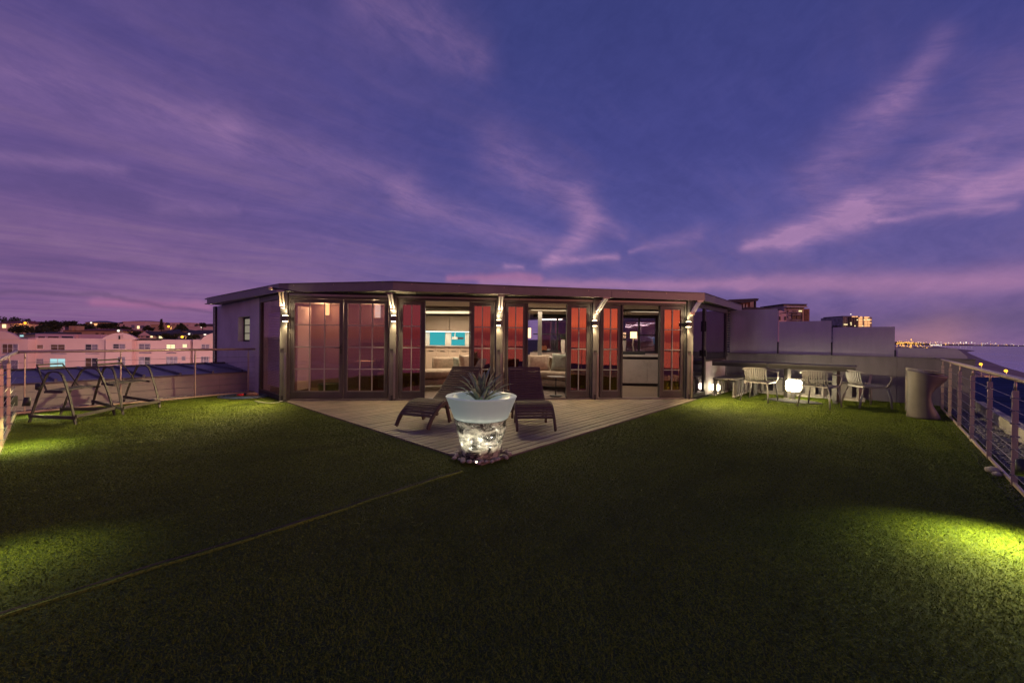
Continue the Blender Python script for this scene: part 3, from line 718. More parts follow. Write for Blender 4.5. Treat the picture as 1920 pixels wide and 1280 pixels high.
m = MB(); sidebox(m, a2 + .002, a2 + .06, WB - .01, WB + .05, .9, ZS); sidebox(m, a3 - .06, a3, WB - .01, WB + .05, .9, ZS); lf = m.build('louvre_frame', 'frame_metal', pav, world=True)
for k in range(18):
    m = MB(); rot = Matrix((E1, E2, Vector((0, 0, 1)))).transposed() @ Matrix.Rotation(R(40), 3, 'X'); m.box(fr((a2 + a3) / 2, WB + .03, .96 + k * .067), (a3 - a2 - .12, .06, .004), rot); m.build('louvre', 'roof_blue', lf, world=True)
m = MB(); sidebox(m, a3 + .003, PA + .9, WB + .05, WB + .2, 0, ZS); m.build('side_wall', 'plaster', pav, world=True)
m = MB(); gp = fr(a3 + .35, WB - .05, ZS - .02); m.tube(bez([gp, gp + Vector((.1, 0, -.06)), gp + Vector((.38, .05, -.02)), gp + Vector((.42, .1, .06))], 5), .05, 10); m.build('gutter_elbow', 'black_plastic', pav, world=True, smooth=True)
# back and ceiling
cl_poly = clip([fr(0, WB + .2), fr(PA + .9, WB + .2), fr(PA + .9, 9.3), fr(A0 + .2, 9.3)], FP + FN * .12, -FN)
m = MB(); m.prism([(p.x, p.y) for p in cl_poly], ZS - .06, ZS - .02); m.build('ceiling', 'ceiling_paint', pav, world=True)
KY = 12.6
m = MB(); m.box((-3.2, KY + .66, 1.1), (7.0, .1, 2.2)); m.build('back_wall', 'interior_wall', pav, world=True)
m = MB(); abox(m, A0 + .24, PA + .9, 9.35, 9.45, 0, ZS - .07); m.build('back_wall', 'interior_wall', pav, world=True)
m = MB(); m.box((-3.2, 11.6, 2.09), (7.2, .16, .12), Matrix.Rotation(R(-6), 3, 'Z')); m.box((.5, 10.6, 2.12), (7.6, .10, .07), Matrix.Rotation(R(4), 3, 'Z')); m.build('ceiling_beam', 'soffit', pav, world=True)
# partition in the left bay (white panel, mauve wall, picture, lamps)
p0 = D(560, 700, 9.9); p1 = D(700, 700, 9.9)
m = MB(); m.box((-3.85, 10.35, 1.08), (3.1, .08, 2.12)); m.box((-2.33, 9.8, 1.08), (.07, 1.1, 2.12)); m.build('partition', 'partition_wall', pav, world=True)
m = MB(); a = D(556, 660, 9.4); b = D(581, 660, 9.9); d_ = (b - a).normalized(); m.beam(Vector((a.x, a.y, 1.05)), Vector((b.x, b.y, 1.05)), .05, 2.0); m.build('inner_door', 'white_panel', pav, world=True)
# rear glazing seen through the two right-hand openings
m = MB(); RY = 13.2
xs = [.9, 1.5, 2.1, 2.55, 3.0, 3.6, 4.2, 4.8, 5.4, 6.0]
for x in xs: m.box((x, RY, 1.55), (.05 if x not in (2.1, 4.8) else .12, .06, 1.3))
m.box((3.4, RY, 2.12), (5.4, .05, .12)); m.box((3.4, RY, .94), (5.4, .05, .05)); m.box((3.4, RY, 1.50), (5.4, .04, .03))
rg = m.build('rear_window', 'black_plastic', pav, world=True)
for a, b in zip(xs[:-1], xs[1:]):
    m = MB(); m.box(((a + b) / 2, RY + .005, 1.53), (b - a - .06, .006, 1.12)); m.build('pane', 'glass_side', rg, world=True)
m = MB(); m.box((3.4, RY, .45), (5.6, .12, .9)); m.build('rear_wall', 'interior_wall', pav, world=True)
m = MB(); c = D(1012, 640, 11.3); m.box((c.x, c.y, 1.08), (.11, .11, 2.12)); m.build('inner_column', 'pillar_metal', pav, world=True)

# awning parts on the pillars
for i, x in enumerate(PX):
    t = thing('awning_strut', ['pale steel awning arm with a long bar above the pillar at the plaster-wall end', 'bright steel awning arm over the pillar between the closed double doors and the kitchen opening', 'bright steel awning arm over the pillar behind the planter', 'slanting steel awning arm over the pillar between the sofa and counter openings', 'slanting steel awning arm over the pillar nearest the outdoor table'][i], 'awning arm', fp(x, 0), group='awning arms above the pillar lamps')
    sx = [.10, 0, 0, .10, .14][i]
    top = fp(x + sx, -.38 if i < 4 else -.16, ZS - .025); bot = fp(x + .005, -.10, 1.93)
    for s in (-.028, .028): MB().beam(top + FD * s, bot + FD * s, .034, .05).build('strut', 'moulded_white' if i else 'steel', t, world=True, bevel=.004)
    m = MB(); m.beam(bot + FD * -.05, bot + FD * .05, .05, .07); m.beam(fp(x, -.05, 1.90), bot, .06, .06); m.build('clevis', 'steel', t, world=True, bevel=.004)
    m = MB(); m.beam(top + FD * -.07, top + FD * .07, .06, .035); m.build('bracket', 'steel_dark', t, world=True)
t = thing('awning_bar', 'black awning roller bar with a ring end poking out under the left roof corner', 'awning bar', fp(0, 0))
e_ = D(508, 540, 7.75); m = MB(); m.tube([e_, fp(.45, -.25, ZS - .04)], .022, 10); m.build('bar', 'black_plastic', t, world=True, smooth=True)
m = MB(); m.tube([e_ + Vector((-.03, -.02, 0)), e_ + Vector((.03, 0, 0))], .035, 12); m.build('ring', 'steel', t, world=True, smooth=True)
# wall lamps
for i, (u, v) in enumerate([(535, 597), (738, 597), (935, 605), (1115, 606), (1291, 608)]):
    x, z = FXZ(u, v, -.10)
    t = thing('wall_lamp', ['square up-and-down wall lamp on the pillar beside the blind-covered side window', 'square up-and-down wall lamp on the pillar right of the closed double doors', 'square up-and-down wall lamp on the middle pillar behind the planter', 'square up-and-down wall lamp on the pillar right of the sofa opening', 'square up-and-down wall lamp on the pillar beside the outdoor bench'][i], 'wall lamp', fp(x, -.1, z), group='lamps on the pavilion pillars')
    m = MB(); fbox(m, x - .05, x + .05, -.145, -.055, z - .055, z + .055); m.build('lamp_body', 'frame_metal', t, world=True, bevel=.005)
    m = MB(); fbox(m, x - .04, x + .04, -.135, -.065, z + .056, z + .060); m.build('lens', 'lamp_lens', t, world=True)
    m = MB(); fbox(m, x - .04, x + .04, -.135, -.065, z - .060, z - .056); m.build('lens', 'lamp_lens', t, world=True)
    lamp('SPOT', fp(x, -.10, z + .075), 17, (1, .76, .44), .03, fp(x, -.085, 3), 120, .7)
    lamp('SPOT', fp(x, -.10, z - .075), 30, (1, .72, .36), .03, fp(x, -.135, 0), 110, .9)
    lamp('SPOT', fp(x, -.16, z - .07), (620 if i == 0 else 680 if i == 4 else 105), (1, .76, .36), .04, fp(x + (-1.6 if i == 0 else 1.3 if i == 4 else 0), -1.6, 0), (128 if i in (0, 4) else 150), 1.0)
# curtains drawn back behind the narrow leaves
for k, (x0, x1) in enumerate(CURT):
    m = MB(); n = 36; vs = []
    for i in range(n + 1):
        x = x0 + (x1 - x0) * i / n; y = .17 + .022 * math.sin(i * 1.45) + .008 * math.sin(i * .6 + k)
        vs += [fp(x, y, .06), fp(x, y, ZD - .02)]
    m.add(vs, [(2 * i, 2 * i + 2, 2 * i + 3, 2 * i + 1) for i in range(n)])
    o = m.build('curtain', 'curtain', None, smooth=True)
    w_ = ['left of the kitchen opening', 'right of the kitchen opening', 'left of the sofa opening', 'right of the sofa opening', 'left of the counter opening', 'right of the counter opening'][k]
    tag(o, 'dark red curtain behind the narrow glazed door leaf ' + w_, 'curtain', 'curtains drawn back behind the door leaves')

# ------------------------------------------------------------------ inside the pavilion
t = thing('kitchen_cabinets', 'cream wall of kitchen cabinets with glowing turquoise splashback behind the left opening', 'kitchen', (-2.2, KY, 0))
zc = D(840, 648, KY).z; zu = D(840, 621, KY).z; zt = D(840, 592.5, KY).z
xs = [D(u, 650, KY).x for u in (742, 763, 784, 801, 822, 843, 863, 882, 903, 924)]
for a, b in zip(xs[:-1], xs[1:]):
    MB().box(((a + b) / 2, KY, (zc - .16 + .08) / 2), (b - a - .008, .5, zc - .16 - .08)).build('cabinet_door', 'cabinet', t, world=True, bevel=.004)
    MB().box(((a + b) / 2, KY, zc - .09), (b - a - .008, .5, .125)).build('drawer', 'cabinet', t, world=True, bevel=.004)
    MB().box(((a + b) / 2, KY - .262, zc - .165), ((b - a) * .4, .02, .014)).build('handle', 'frame_metal', t, world=True)
MB().box(((xs[0] + xs[-1]) / 2, KY - .02, zc - .008), (xs[-1] - xs[0], .6, .03)).build('worktop', 'counter', t, world=True)
for a, b in ((742, 784), (784, 843), (843, 903), (903, 924)):
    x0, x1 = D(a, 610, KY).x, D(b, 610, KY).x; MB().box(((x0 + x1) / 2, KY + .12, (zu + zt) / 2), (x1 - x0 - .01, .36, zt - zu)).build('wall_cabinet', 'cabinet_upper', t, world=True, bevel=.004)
MB().box(((xs[0] + xs[-1]) / 2, KY + .30, (zc + zu) / 2), (xs[-1] - xs[0], .03, zu - zc)).build('splashback', 'cabinet', t, world=True)
for a, b, mm in ((803, 832, 'tv_cyan'), (844, 870, 'tv_cyan')):
    x0, x1 = D(a, 610, KY).x, D(b, 610, KY).x; MB().box(((x0 + x1) / 2, KY + .27, (zc + zu) / 2), (x1 - x0, .02, zu - zc - .03)).build('lit_panel', mm, t, world=True)
MB().box(((xs[0] + xs[-1]) / 2, KY + .18, zu - .01), (xs[-1] - xs[0], .03, .016)).build('light_strip', 'led_white', t, world=True)
t = thing('cooker_hood', 'small white and bronze pendant fixture in front of the turquoise splashback', 'fixture', D(857, 634, KY - .4))
c = D(853, 634, KY - .4); MB().box(c, (.17, .12, .08)).build('shade', 'moulded_white', t, world=True, bevel=.01); c2 = D(864, 634, KY - .4); MB().box(c2, (.16, .1, .06)).build('cap', 'roof_dark', t, world=True)
MB().tube([c, c + Vector((0, 0, .22))], .012).build('stem', 'moulded_white', t, world=True)

# sofa: long corner sofa with rounded seat blocks
def cushion(name, label, m_, c, w, h, d, rz, tilt, group='loose cushions on the sofa'):
    vs = []; n = 12; mb = MB(); fs = []
    for s in (-1, 1):
        for j in range(n + 1):
            for i in range(n + 1):
                a, b = i / n * 2 - 1, j / n * 2 - 1; bul = ((1 - a ** 4) * (1 - b ** 4)) ** .5; pin = 1 - .07 * (abs(a * b)) ** 2 + .04 * (abs(a) ** 3 + abs(b) ** 3) * 0
                k = 1 - .10 * (1 - abs(a)) * (abs(b) ** 6) ; k2 = 1 - .10 * (1 - abs(b)) * (abs(a) ** 6)
                vs.append((a * w / 2 * k2, s * (bul * d / 2 * (1 + .12 * noise.noise(Vector((a * 2, b * 2, s + w * 9)))) + .006), b * h / 2 * k + h / 2))
    N = (n + 1) ** 2
    for s in range(2):
        for j in range(n):
            for i in range(n):
                q = s * N + j * (n + 1) + i; fs.append((q, q + 1, q + n + 2, q + n + 1))
    for i in range(n):
        for (p, q) in ((i, i + 1), (n * (n + 1) + i, n * (n + 1) + i + 1), (i * (n + 1), (i + 1) * (n + 1)), (i * (n + 1) + n, (i + 1) * (n + 1) + n)): fs.append((p, q, q + N, p + N))
    rot = Matrix.Rotation(rz, 4, 'Z') @ Matrix.Rotation(tilt, 4, 'X'); mb.v = [rot @ Vector(p) for p in vs]; mb.f = fs
    o = mb.build(name, m_, smooth=True); o.location = c; tag(o, label, 'cushion', group); return o
sofa = thing('sofa', 'long curved beige fabric sofa running across the lounge behind the door openings', 'sofa', (0, 10.4, 0))
def sofapath(): return [Vector((-3.35, 9.75, 0)), Vector((-2.3, 10.35, 0)), Vector((-1.2, 10.9, 0)), Vector((-.2, 11.0, 0)), Vector((.9, 10.75, 0)), Vector((1.9, 9.95, 0))]
sp0 = bez(sofapath(), 6)
def sweep(path, prof, taper=.0):
    m = MB(); vs = []; n = len(prof)
    for i, p in enumerate(path):
        t_ = (path[min(i + 1, len(path) - 1)] - path[max(i - 1, 0)]).normalized(); nn = Vector((t_.y, -t_.x, 0))
        for (a, z) in prof: vs.append(p + nn * a + Vector((0, 0, z)))
    fs = [(i * n + k, i * n + (k + 1) % n, (i + 1) * n + (k + 1) % n, (i + 1) * n + k) for i in range(len(path) - 1) for k in range(n)]
    fs += [tuple(range(n)), tuple((len(path) - 1) * n + k for k in range(n))]
    return m.add(vs, fs)
def rprof(a0, a1, z0, z1, r=.06):
    out = []
    for (cx_, cz_, s) in ((a1 - r, z0 + r, -90), (a1 - r, z1 - r, 0), (a0 + r, z1 - r, 90), (a0 + r, z0 + r, 180)):
        for k in range(4): an = R(s + k * 30); out.append((cx_ + r * math.cos(an), cz_ + r * math.sin(an)))
    return out
sweep(sp0, rprof(-.42, .50, .14, .30, .04)).build('sofa_base', 'sofa', sofa, world=True, smooth=True)
k = len(sp0)
for a, b in ((0, k // 3 + 1), (k // 3 + 1, 2 * k // 3 + 1), (2 * k // 3 + 1, k)):
    sweep(sp0[a:b + (1 if b < k else 0)], rprof(-.40, .54, .31, .50, .07)).build('seat_cushion', 'sofa', sofa, world=True, smooth=True)
sweep(sp0[8:-4], rprof(-.56, -.40, .30, .80, .06)).build('backrest', 'sofa', sofa, world=True, smooth=True)
for i in (2, 10, 18, len(sp0) - 3):
    for s in (-.3, .38):
        t_ = (sp0[i + 1] - sp0[i - 1]).normalized(); p = sp0[i] + Vector((t_.y, -t_.x, 0)) * s; MB().tube([p + Vector((0, 0, .02)), p + Vector((0, 0, .15))], .018).build('leg', 'black_plastic', sofa, world=True, smooth=True)
cushion('cushion', 'square beige quilted cushion propped in the middle of the sofa opening', 'cushion_beige', Vector((.72, 10.52, .48)), .62, .46, .2, R(5), R(-22))
cushion('cushion', 'pale grey-green cushion at the right edge of the sofa opening', 'cushion_green', Vector((1.25, 10.38, .48)), .50, .50, .2, R(-22), R(-18))
cushion('cushion', 'blue-grey cushion at the left edge of the sofa opening', 'cushion_blue', Vector((.33, 10.62, .48)), .40, .44, .18, R(18), R(-18))
cushion('cushion', 'tan cushion standing on the chaise in the kitchen opening', 'cushion_beige', Vector((-1.22, 10.65, .49)), .40, .40, .18, R(50), R(-8))
cushion('cushion', 'olive cushion behind the tan one on the chaise in the kitchen opening', 'cushion_green', Vector((-1.42, 10.95, .49)), .40, .32, .16, R(40), R(-8))
# behind the sofa: patterned throw / dining setting reads as a white band
t = thing('throw', 'white and grey patterned throw over the sofa back', 'throw', (.9, 10.95, .7)); 
m = MB(); m.box((.95, 11.15, .83), (1.2, .26, .03)); m.build('cloth', 'white_panel', t, world=True, bevel=.01)
for i in range(9): MB().box((.5 + i * .11, 11.0, .80 + .02 * (i % 2)), (.05, .01, .03)).build('motif', 'roof_dark', t, world=True)
# side table
c = G(1042, 744); t = thing('side_table', 'small round black side table on a thin stem inside the sofa opening', 'side table', c)
m = MB(); m.lathe([(.0, .462), (.20, .462), (.205, .475), (.0, .475)], 28); m.build('tabletop', 'steel_dark', t, smooth=False)
MB().tube([(0, 0, .04), (0, 0, .462)], .012).build('stem', 'black_plastic', t, smooth=True); MB().lathe([(0, .02), (.14, .02), (.14, .045), (0, .045)], 24).build('base', 'black_plastic', t)
o = MB().lathe([(0, .019), (1.0, .019), (1.0, .026), (0, .026)], 40, c=(1.0, 10.1, 0)).build('rug', 'rug'); tag(o, 'mottled grey round rug under the sofa and side table', 'rug')
# kitchen island in the right-hand opening
t = thing('kitchen_island', 'white kitchen island with pale worktop and dark shadow gap in the right-hand opening', 'kitchen island', (3.9, 11.6, 0))
zi = .90; rz = Matrix.Rotation(R(-4), 3, 'Z')
for i in range(4): MB().box(Vector((3.9, 11.7, 0)) + rz @ Vector((-1.05 + i * .7, 0, .44)), (.695, .7, .68), rz).build('drawer_front', 'counter', t, world=True, bevel=.004)
MB().box((3.9, 11.72, .815), (2.8, .66, .07), rz).build('shadow_gap', 'black_plastic', t, world=True); MB().box((3.9, 11.72, .06), (2.8, .6, .08), rz).build('plinth', 'black_plastic', t, world=True)
MB().box((3.9, 11.7, .873), (2.86, .74, .045), rz).build('worktop', 'counter', t, world=True, bevel=.004)
o = MB().box((4.45, 11.55, .905), (.34, .24, .015), Matrix.Rotation(R(-8), 3, 'Z')).build('induction_hob', 'black_plastic'); tag(o, 'black flat hob panel on the white island worktop', 'hob')
o = MB().box((3.55, 12.05, .945), (.9, .16, .09), Matrix.Rotation(R(-4), 3, 'Z')).build('black_tray', 'black_plastic'); tag(o, 'long black ledge along the back of the island worktop', 'ledge')
# hanging plant and small things on the rear sill
for (u, v, lab) in ((1056, 612, 'bushy green plant in a tall pale vase by the rear window of the sofa opening'), (1170, 612, 'dark potted plant by the rear window left of the island')):
    c = D(u, v, 12.3); t = thing('potted_plant', lab, 'plant', (c.x, c.y, .9), group='plants by the rear window')
    MB().lathe([(.05, .0), (.07, .3), (.06, .42), (.0, .42)], 16).build('vase', 'counter', t, smooth=True)
    m = MB(); rnd = random.Random(u)
    for k in range(130):
        p = Vector((rnd.gauss(0, .07), rnd.gauss(0, .07), .47 + rnd.gauss(0, .05))); q = p + Vector((rnd.uniform(-.05, .05), rnd.uniform(-.05, .05), rnd.uniform(-.02, .06))); s = Vector((.012, .008, 0)); m.add([p - s, p + s, q], [(0, 1, 2)])
    m.build('foliage', 'leaf_dark', t)
for (u, w, lab) in ((1017, .05, 'short dark jar'), (1022, .06, 'tan clay jar')):
    c = D(u, 646, 13.0); o = MB().lathe([(.0, 0), (w, 0), (w * 1.1, .08), (w * .7, .15), (0, .15)], 16).build('jar', 'terracotta', smooth=True); o.location = (c.x, c.y, .97); tag(o, lab + ' on the rear window sill of the sofa opening', 'jar')
c = D(992, 624, 11.2); t = thing('hanging_lamp', 'narrow glowing amber lantern at the left edge of the sofa opening', 'lamp', (c.x, c.y, 1.4)); MB().box((c.x, c.y, c.z), (.10, .10, .27)).build('lamp_shade', 'shade_warm', t, world=True); MB().tube([(c.x, c.y, c.z + .14), (c.x, c.y, 2.15)], .006).build('cord', 'black_plastic', t, world=True)
c = D(1188, 628, 12.6); t = thing('table_lamp', 'lit cream drum lamp standing behind the island', 'lamp', (c.x, c.y, .9)); MB().lathe([(.10, 0), (.10, .2)], 20, c=(c.x, c.y, c.z - .1)).build('lamp_shade', 'shade_warm', t, world=True); MB().tube([(c.x, c.y, c.z - .1), (c.x - .03, c.y, c.z - .3), (c.x + .02, c.y, .93)], .02).build('stem', 'counter', t, world=True)
# louvred wall lamps and picture in the left bay
for i, (u, v) in enumerate(((614, 578), (708, 583))):
    Y = 10.22; c = D(u, v, Y); t = thing('louvred_lamp', ['narrow louvred wall light glowing in the left closed door', 'wide louvred wall light glowing in the right closed door'][i], 'wall lamp', (c.x, Y, c.z), group='louvred lights inside the left bay')
    w = .08 if i == 0 else .13
    MB().box((c.x, Y, c.z), (w, .05, .34)).build('diffuser', 'shade_warm' if i == 0 else 'led_white', t, world=True)
    for k in range(11): MB().box((c.x, Y - .04, c.z - .17 + k * .034), (w + .02, .02, .012)).build('louvre', 'shade_warm', t, world=True)
    lamp('POINT', (c.x, Y - .25, c.z), 12, (1, .62, .32), .08)
c = D(701, 627, 10.25); t = thing('fur_picture', 'brown shaggy textured wall picture with a dark lower edge seen through the right closed door', 'picture', (c.x, 10.25, c.z)); MB().box((c.x, 10.27, c.z), (.72, .04, .42)).build('panel', 'fur_picture', t, world=True); MB().box((c.x, 10.24, c.z - .235), (.74, .06, .05)).build('shelf', 'black_plastic', t, world=True)
c = G(609, 741); t = thing('green_tub', 'round dark green tub on the floor inside the left closed door', 'tub', (c.x, 9.2, .02)); MB().lathe([(0, 0), (.20, 0), (.24, .22), (.25, .23), (.22, .2), (0, .19)], 24).build('body', 'green_pot', t, smooth=False)
c = D(707, 720, 9.6); t = thing('potted_palm', 'bushy plant in a clay pot inside the right closed door', 'plant', (c.x, 9.6, .02))
MB().lathe([(0, 0), (.15, 0), (.20, .34), (.17, .34), (0, .30)], 20).build('pot', 'terracotta', t)
m = MB(); rnd = random.Random(4)
for k in range(90):
    a = rnd.uniform(0, 6.28); l = rnd.uniform(.15, .42); h = rnd.uniform(.1, .5); p = Vector((0, 0, .32)); q = p + Vector((math.cos(a) * l * .5, math.sin(a) * l * .5, h)); r_ = q + Vector((math.cos(a) * l * .4, math.sin(a) * l * .4, -.04)); s = Vector((-math.sin(a), math.cos(a), 0)) * .014
    m.add([p, q - s, q + s, r_], [(0, 1, 2), (1, 3, 2)])
m.build('foliage', 'leaf_dark', t)
o = MB().box((-3.6, 10.31 - .35, .72), (.6, .2, .03)).build('wall_shelf', 'counter'); tag(o, 'short pale shelf on the wall inside the left closed door', 'shelf'); o2 = MB().box((-3.6, 9.95, .74), (.5, .02, .012)).build('shelf_light', 'shade_warm', o)
# room lights
lamp('AREA', (-1.8, 11.1, 2.10), 85, (1, .78, .54), 1.8, (-1.8, 11.1, 0), sy=1.2)
lamp('AREA', (1.2, 11.0, 2.10), 58, (1, .78, .54), 1.4, (1.2, 11.0, 0), sy=1.0)
lamp('AREA', (-3.6, 9.4, 2.10), 12, (1, .74, .62), .8, (-3.6, 9.4, 0))
lamp('AREA', (3.6, 10.9, 2.10), 14, (1, .82, .64), .8, (3.6, 10.9, 0))
lamp('AREA', ((xs[0] + xs[-1]) / 2, KY + .08, zu - .03), 7, (.85, 1, .92), 2.0, ((xs[0] + xs[-1]) / 2, KY + .1, 0), sy=.05)

# ------------------------------------------------------------------ planter, agave, pebbles
PC = Vector((G(902, 855).x, 4.40, .022))
K = 4.40 / FOC
def zz(v): return 1.3 + (636.4 - v) * K
t = thing('planter', 'big two-tier planter with glowing milky bowl above a water-wrapped rocky cone', 'planter', PC)
rt = 66.5 * K; rb = 51 * K
zr = zz(741) - .022; zb_ = zz(783) - .022
prof = [(rb * .80, zb_ - .012), (rb * .93, zb_ - .004), (rb, zb_ + .012)] + [(rb + (rt - rb) * s, zb_ + .012 + (zr - zb_ - .012) * s) for s in (.15, .4, .7, .93)] + [(rt, zr - .008), (rt - .006, zr), (rt - .06, zr + .0), (rt * .80, zr - .004), (rt * .77, zr - .014), (rt * .74, zr - .06), (rt * .70, zr - .09), (.0, zr - .092)]
MB().lathe(prof, 72).build('bowl', 'planter_body', t, smooth=True)
r1, r0 = 49.5 * K, 35 * K
def rock(p):
    q = p * 9; nn_ = noise.fractal(q, 1.0, 2.0, 5); k = 1 + .045 * nn_ + .02 * noise.noise(p * 30); return Vector((p.x * k, p.y * k, p.z))
prof = [(r0 + (r1 - r0) * (i / 60) ** .9, (zb_ - .004) * i / 60) for i in range(61)]
MB().lathe(prof, 120, f=rock).build('water_cone', 'water_over_stone', t, smooth=True)
ag = thing('agave', 'green agave with arching pointed leaves growing from the glowing planter', 'plant', PC + Vector((-.0, -.02, zr - .085)))
def leaf(az_, length, lift, droop, w):
    m = MB(); n = 12; vs = []; d = Vector((math.cos(az_), math.sin(az_), 0)); s = Vector((-d.y, d.x, 0))
    for i in range(n + 1):
        t_ = i / n; an = lift - droop * t_ * t_
        if i == 0: p = Vector((d.x * .02, d.y * .02, 0))
        else: p = p + (d * math.cos(an) + Vector((0, 0, math.sin(an)))) * (length / n)
        ww = w * (math.sin(min(1, (t_ * 1.15 + .28)) * math.pi) ** .8) if t_ < .62 else w * max(0, (1 - t_)) ** .9 * 2.1
        ww = min(ww, w); cup = ww * .45
        up = Vector((0, 0, 1)) * math.cos(an) - d * math.sin(an)
        vs += [p - s * ww + up * cup, p, p + s * ww + up * cup, p - up * (.006 * (1 - t_))]
    fs = []
    for i in range(n):
        a = 4 * i; fs += [(a, a + 1, a + 5, a + 4), (a + 1, a + 2, a + 6, a + 5), (a + 2, a + 3, a + 7, a + 6), (a + 3, a, a + 4, a + 7)]
    m.add(vs, fs); return m
rnd = random.Random(12); 
for i in range(30):
    lv = i / 30; az_ = i * 2.39996 + rnd.uniform(-.15, .15)
    lift = R(26 + 56 * lv + rnd.uniform(-6, 6)); droop = R(64 - 54 * lv) ; leaf(az_, .33 + .10 * math.sin(lv * 3.1) + rnd.uniform(-.04, .05), lift + R(8), droop * rnd.uniform(.8, 1.2), .027 + .008 * lv).build('leaf', 'agave', ag, smooth=True)
MB().lathe([(0, 0), (.075, 0), (.05, .012), (0, .02)], 16).build('soil', 'soil', ag)
# pebbles round the foot
rnd = random.Random(5); base_me = []
for k in range(5):
    bm = bmesh.new(); bmesh.ops.create_icosphere(bm, subdivisions=2, radius=1)
    for v in bm.verts: v.co *= 1 + .22 * noise.noise(v.co * 1.3 + Vector((k * 7, 0, 0))); v.co.z *= .68
    me = bpy.data.meshes.new('pebble'); bm.to_mesh(me); bm.free(); me.materials.append(MATS['stone']); me.shade_smooth(); base_me.append(me)
for i in range(36):
    a = R(i * 10 + rnd.uniform(-4, 4)); rr = .262 + rnd.uniform(0, .035) + (.03 if i % 3 == 0 else 0); s = rnd.uniform(.019, .031)
    o = inst('pebble', base_me[i % 5], None, (PC.x + rr * math.cos(a), PC.y + rr * math.sin(a), .022 + s * .55), (rnd.uniform(-.3, .3), rnd.uniform(-.3, .3), rnd.uniform(0, 6)), (s * rnd.uniform(.8, 1.3), s, s))
    tag(o, 'grey rounded pebble in the ring around the foot of the planter', 'pebble', 'pebbles around the planter')
t = thing('pond_light', 'small bright uplight set among the pebbles in front of the planter', 'spotlight', (PC.x - .02, PC.y - .31, .02))
MB().lathe([(0, 0), (.022, 0), (.024, .02), (0, .02)], 16).build('lamp_body', 'steel_dark', t); MB().lathe([(0, .021), (.010, .021), (.010, .024), (0, .024)], 16).build('lens', 'lamp_lens', t)
for k_ in range(-2, 3):
    a_ = R(-90 + k_ * 38); lamp('SPOT', (PC.x + .46 * math.cos(a_), PC.y + .46 * math.sin(a_), .09), 3.3 if k_ else 4.4, (1, .95, .76), .008, (PC.x + .22 * math.cos(a_), PC.y + .22 * math.sin(a_), .28), 80, 1.0)

# ------------------------------------------------------------------ loungers
def lounger(loc, rz, label, w=.60):
    t = thing('sun_lounger', label, 'sun lounger', loc, rz, 'wooden slatted loungers on the deck')
    side = bez([(0, .0, .03), (0, .10, .17), (0, .30, .305), (0, .50, .335), (0, .70, .285), (0, .88, .26), (0, 1.05, .34), (0, 1.30, .53), (0, 1.56, .775)], 7)
    side = [Vector((0, p.y, p.z)) for p in side]
    for s in (-1, 1):
        m = MB(); x = s * w / 2
        for a, b in zip(side[:-1], side[1:]): m.beam(Vector((x, a.y, a.z)), Vector((x, b.y, b.z)) + (b - a) * .12, .028, .055)
        m.build('side_rail', 'lounger_wood', t)
        m = MB(); m.beam((x * .93, .84, .27), (x * .93, 1.02, .02), .03, .05); m.build('leg', 'lounger_wood', t)
        m = MB(); m.beam((x * .88, .50, .34), (x * .88, .62, .02), .03, .05); m.build('leg', 'lounger_wood', t)
        m = MB(); m.beam((x * .86, 1.25, .50), (x * .86, 1.52, .02), .028, .045); m.build('leg', 'lounger_wood', t)
    L = 0; acc = 0; step = .054; last = side[0]; sm_ = MB().box((0, 0, 0), (w - .03, .036, .016)).mesh('slat', 'lounger_wood')
    path = side; i = 0
    tot_l = sum((b - a).length for a, b in zip(side[:-1], side[1:])); d_ = .18
    while d_ < tot_l - .01:
        acc = 0
        for a, b in zip(side[:-1], side[1:]):
            l = (b - a).length
            if acc + l >= d_: p = a.lerp(b, (d_ - acc) / l); an = math.atan2(b.z - a.z, b.y - a.y); break
            acc += l
        inst('slat', sm_, t, (0, p.y - math.sin(an) * .028, p.z + math.cos(an) * .028), (an, 0, 0)); d_ += step
    MB().box((0, 1.0, .16), (w - .06, .04, .03)).build('stretcher', 'lounger_wood', t)
    return t
f0, f1 = G(970, 815), G(1041, 813); c = (f0 + f1) / 2; c.z = .022
lounger(c, R(5), 'dark slatted wooden lounger right of the planter, facing straight out', w=(f1 - f0).length)
f0, f1 = G(740, 806), G(805, 811); c = (f0 + f1) / 2; c.z = .022
lounger(c, math.atan2(f1.y - f0.y, f1.x - f0.x) - R(8), 'dark slatted wooden lounger left of the planter, turned to the left', w=(f1 - f0).length)

